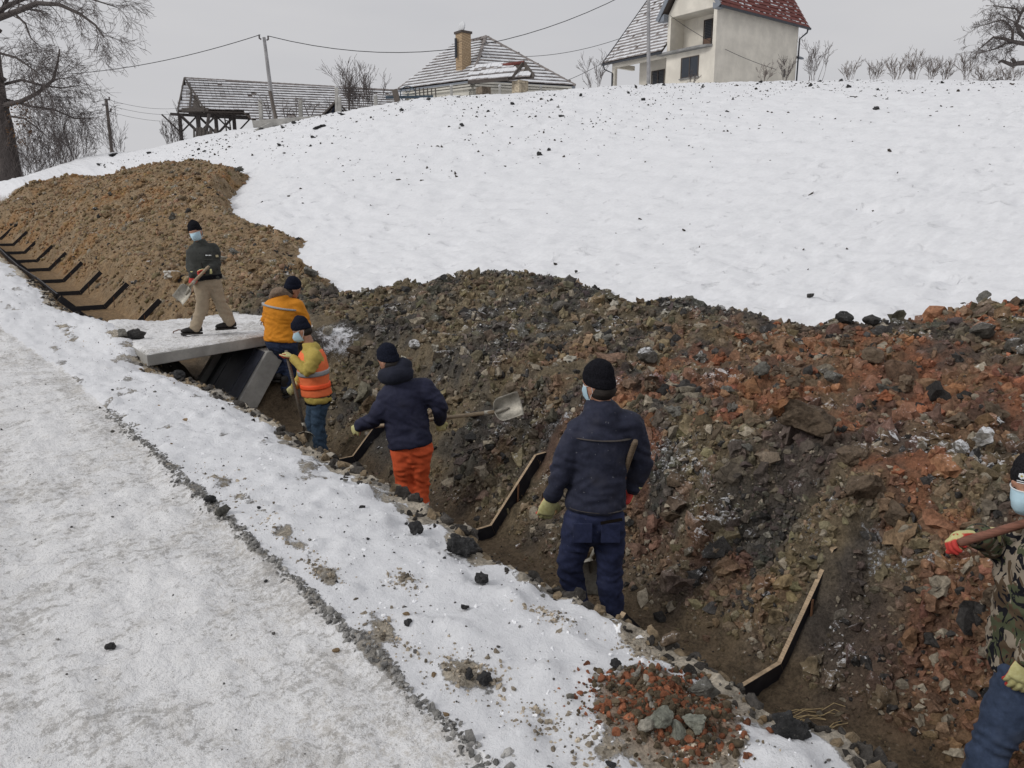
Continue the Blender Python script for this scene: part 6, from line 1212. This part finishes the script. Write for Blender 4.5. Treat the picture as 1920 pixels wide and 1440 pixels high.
def limb(mb, tw, pts, r0, r1, rs, n_side, L, lev, droop, rmin=.008, kids=(4, 6), ang=.8, up=0):
    pts = [np.array(p) for p in pts]; n = len(pts); mb.tube([tuple(p) for p in pts], [r0 + (r1 - r0) * k / (n - 1) for k in range(n)], 7)
    for q in range(n_side):
        t = rs.uniform(.12, 1.0) * (n - 1); k = min(int(t), n - 2); b = pts[k] + (pts[k + 1] - pts[k]) * (t - k); dd = pts[k + 1] - pts[k]; dd /= np.linalg.norm(dd)
        a = np.array([rs.gauss(0, 1), rs.gauss(0, 1), rs.gauss(0, 1)]); a -= dd * (a @ dd); a /= np.linalg.norm(a); nd = dd * .75 + a * .7
        grow(tw, b, nd, L * rs.uniform(.6, 1.15), max(rmin, min(.035, (r0 + (r1 - r0) * t / (n - 1)) * .25)), lev, rs, .3, droop, kids, .6, ang, rmin, up)
# big old tree at the left edge
rs = random.Random(21); D = 45.0; b0 = pt(12, 338, D); base = np.array([b0[0], b0[1], float(hill(b0[0], b0[1]))])
tree = tag(empty('bare_tree', tuple(base)), 'big bare old tree at the left edge of the photo', 'tree'); mb = MB(); tw = Tw()
tr = [(12, 352, D), (12, 318, D), (10, 290, D), (4, 240, D), (-6, 190, D), (-14, 120, D), (-18, 60, D), (-22, -30, D), (-26, -140, D)]
mb.tube([tuple(pt(*q) - base) for q in tr], [1.0, .74, .64, .57, .50, .43, .37, .30, .2], 12)
mb.build('trunk', M_BARK, tree, smooth=True); mb = MB()
LIMBS = [([(-4, 200, D), (40, 190, D - .6), (70, 175, D - 1), (100, 150, D - 1.4), (108, 118, D - 1.6), (112, 92, D - 1.8)], .17, .04, 24), ([(-18, 40, D), (30, 22, D - .5), (70, 6, D - 1), (110, 8, D - 1.5), (150, 26, D - 2), (180, 48, D - 2.4), (195, 70, D - 2.6)], .2, .04, 34),
         ([(-18, 30, D), (20, 8, D), (60, -8, D + 1), (110, -14, D + 2), (170, -2, D + 2), (220, 14, D + 2)], .16, .03, 28), ([(28, 26, D - .5), (48, 45, D - .6), (58, 72, D - .8), (80, 92, D - 1)], .08, .02, 14), ([(-14, 96, D), (30, 108, D - 1), (55, 125, D - 2), (75, 140, D - 2.4)], .09, .025, 22),
         ([(-8, 162, D), (40, 150, D + 1), (80, 160, D + 2), (115, 165, D + 2.5), (150, 160, D + 3)], .11, .025, 26), ([(-6, 182, D), (60, 200, D + .6), (100, 205, D + 1), (140, 222, D + 1.5), (170, 222, D + 1.6)], .10, .022, 26), ([(0, 215, D), (45, 222, D - .5), (70, 240, D - .7), (95, 262, D - 1)], .08, .02, 18),
         ([(10, 150, D), (-40, 120, D), (-90, 90, D)], .14, .04, 20), ([(2, 60, D), (-50, 20, D - 1), (-100, -20, D - 1)], .14, .04, 20), ([(0, 30, D), (30, -40, D + 1), (80, -90, D + 1)], .14, .03, 18)]
for (pl, r0, r1, ns) in LIMBS: limb(mb, tw, [pt(*q) - base for q in pl], r0 * .85, r1 * .85, rs, ns, 1.9, 2, .10, .0075)
cr_ = mb.build('crown', M_BARK, tree, smooth=True); tw.build('twigs', M_TWIG, cr_, (0, 0, 0))
# last dry leaves low on the trunk
rl = np.random.default_rng(4); n = 420; c = np.stack([pt(rl.uniform(8, 60), rl.uniform(190, 275), D + rl.uniform(-1.5, 1.0)) for _ in range(n)]) - base; e1 = rl.normal(size=(n, 3)) * .035; e2 = rl.normal(size=(n, 3)) * .03
V = np.stack([c - e1, c + e2, c + e1, c - e2], 1).reshape(-1, 3); F = np.arange(n * 4).reshape(n, 4); lv = mesh_obj('dry_leaves', np_mesh('dry_leaves', V, F), simple('dry_leaf', (.20, .11, .05), .8, .3), cr_); lv['kind'] = 'stuff'
# gnarled fruit tree at the right edge
rs = random.Random(5); D = 45.0; b0 = pt(1985, 158, D); base = np.array([b0[0], b0[1], float(hill(b0[0], b0[1]))]); tree = tag(empty('fruit_tree', tuple(base)), 'gnarled bare fruit tree at the right edge of the photo', 'tree'); mb = MB(); tw = Tw()
mb.tube([tuple(pt(*q) - base) for q in ((1985, 172, D), (1978, 140, D), (1965, 110, D), (1962, 88, D), (1975, 40, D))], [.36, .30, .28, .22, .12], 9); mb.build('trunk', M_BARK, tree, smooth=True); mb = MB()
for (pl, r0, r1, ns) in [([(1965, 116, D), (1935, 117, D), (1908, 119, D), (1898, 122, D), (1888, 118, D), (1878, 114, D), (1872, 117, D)], .16, .06, 5), ([(1904, 119, D), (1898, 110, D)], .10, .09, 1), ([(1964, 92, D), (1930, 84, D), (1898, 78, D), (1880, 72, D), (1862, 70, D), (1850, 80, D), (1836, 92, D)], .14, .025, 24), ([(1898, 77, D), (1899, 62, D), (1893, 48, D), (1880, 38, D), (1860, 42, D), (1842, 48, D)], .08, .02, 22),
                         ([(1964, 90, D), (1925, 74, D), (1912, 60, D), (1906, 45, D), (1914, 26, D), (1905, 16, D), (1885, 14, D), (1862, 10, D)], .14, .02, 30), ([(1914, 26, D), (1922, 10, D), (1930, -20, D)], .08, .03, 14), ([(1900, 80, D), (1885, 82, D), (1870, 90, D), (1850, 96, D), (1828, 100, D)], .06, .02, 20), ([(1962, 88, D), (1990, 60, D), (2020, 30, D)], .12, .03, 16), ([(1930, 60, D + 1), (1900, 40, D + 2), (1870, 24, D + 2)], .06, .02, 16)]:
    limb(mb, tw, [pt(*q) - base for q in pl], r0, r1, rs, ns, .85, 2, .06, .0075, (3, 5), .9)
cr_ = mb.build('crown', M_BARK, tree, smooth=True); tw.build('twigs', M_TWIG, cr_, (0, 0, 0))
def shrub(px, py, d, h, spread, nst, seed, label, group, mat=None, lev=2, rmin=.009):
    rs = random.Random(seed); b = pt(px, py, d); base = np.array([b[0], b[1], float(hill(b[0], b[1])) - .05]); drop = max(0.0, b[2] - base[2])
    root = tag(empty('bare_shrub', tuple(base)), label, 'shrub', group); tw = Tw()
    for k in range(int(nst * 1.05)):
        a = rs.uniform(0, 6.28); q = np.array([math.cos(a), math.sin(a), 0]) * rs.uniform(0, spread * .25); dd = np.array([math.cos(a) * spread / h * rs.uniform(.2, 1.0) * .6, math.sin(a) * spread / h * rs.uniform(.2, 1) * .6, 1.0])
        grow(tw, q, dd, (h * .82 + drop) * rs.uniform(.6, 1.05), .017 * rs.uniform(.6, 1.2), lev, rs, .22, 0, (4, 6), .5, .55, rmin, .12)
    tw.build('stems', mat or M_TWIG, root, (0, 0, 0)); return root
SH = [(1528, 152, 46, 2.0, 1.5, 9, 'bushiest bare shrub right beside the house downpipe'), (1470, 152, 50, 1.4, 1.2, 7, 'bare shrub against the right part of the house wall'), (1432, 152, 52, 1.1, .6, 6, 'thin bare shrub in front of the house side wall'), (1295, 154, 52, .7, .8, 5, 'low twigs under the ground floor window'),
      (1592, 150, 50, 1.1, .8, 8, 'first thin shrub of the row on the brow right of the bushiest'), (1640, 150, 50, 1.2, .9, 9, 'second thin shrub of the row on the brow'), (1680, 151, 48, 1.7, 1.0, 9, 'tall twiggy shrub at the middle of the brow row'), (1712, 151, 48, 1.8, 1.0, 10, 'tallest twiggy shrub of the brow row'), (1745, 151, 48, 1.5, .9, 9, 'twiggy shrub right of the tallest on the brow'),
      (1770, 150, 48, 1.3, .8, 8, 'last twiggy shrub before the fruit tree gap'), (1808, 150, 47, 1.5, .7, 7, 'slender shrub under the left tips of the fruit tree'), (1850, 149, 48, .9, 1.2, 10, 'low shrub under the fruit tree limb'), (1890, 149, 48, .9, 1.3, 12, 'dense low brush at the right under the fruit tree'),
      (1116, 168, 46, 2.0, 1.4, 6, 'small bare tree left of the house porch'), (672, 205, 41, 2.2, 1.5, 15, 'dense dark shrub right of the glazed gable'), (655, 205, 41.4, 1.9, 1.0, 10, 'left companion of the dense dark shrub by the gable'), (700, 196, 41, 1.3, 1.0, 7, 'small bare shrub right of the dense dark shrub'),
      (335, 268, 47, 1.6, 1.0, 7, 'right of two small bare saplings left of the barn'), (318, 268, 47, 1.4, .8, 6, 'left of two small bare saplings left of the barn'), (222, 288, 50, 2.1, 1.6, 7, 'thin arching shrub beside the timber pole'),
      (128, 300, 45, 4.2, 2.8, 11, 'tall bare bush right of the old tree'), (95, 306, 46, 3.0, 2.4, 12, 'lower bare bush between the old tree and the tall bush'), (60, 316, 46, 2.4, 2.2, 14, 'dark low brush at the foot of the old tree'), (150, 300, 47, 2.6, 1.8, 9, 'bare bush right of the tall bush'), (40, 318, 44, 2.2, 2.0, 12, 'brush right behind the old trunk'), (85, 312, 52, 2.2, 3.0, 14, 'dense grey thicket behind the bushes at left'), (115, 302, 54, 2.3, 3.0, 14, 'grey thicket behind the tall bush at left')]
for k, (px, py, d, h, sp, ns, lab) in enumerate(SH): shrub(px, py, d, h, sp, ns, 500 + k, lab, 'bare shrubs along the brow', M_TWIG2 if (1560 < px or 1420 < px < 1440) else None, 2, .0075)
# vines on the fence posts before the barn
for k, (px, py, lab) in enumerate(((505, 224, 'bare vine climbing by the leftmost fence post'), (535, 224, 'twisted bare vine between the first two fence posts'), (556, 224, 'bare vine just left of the second fence post'), (585, 222, 'bare vine right of the second fence post'), (610, 219, 'bare vine left of the glazed gable'))):
    rs = random.Random(70 + k); b = pt(px, py, 39.6); base = np.array([b[0], b[1], float(hill(b[0], b[1]))]); root = tag(empty('vine', tuple(base)), lab, 'vine', 'bare vines on the fence'); tw = Tw(); dr = b[2] - base[2]
    for s_ in range(2): grow(tw, np.array([rs.uniform(-.2, .2), 0, -.1]), np.array([rs.uniform(-.3, .3), .1, 1]), dr + 1.15, .035, 2, rs, .5, .05, (3, 4), .5, .9, .009)
    tw.build('stems', M_TWIG, root, (0, 0, 0))
# ploughed-up turf on the brow under the timber pole
for k, (px, py, s) in enumerate(((212, 289, .40), (600, 236, .32), (640, 212, .28))):
    p = hit(px, py + 4); o = stone('turf_lump', p, s, 'clean', 400 + k, 3, sq=(1, .7, .22), sink=.2, rough=.3); tag(o, ['dark turf strip at the foot of the timber pole', 'dark soil slip below the glazed gable', 'dark soil edge right of the glazed gable'][k], 'soil', 'bare soil patches on the brow')
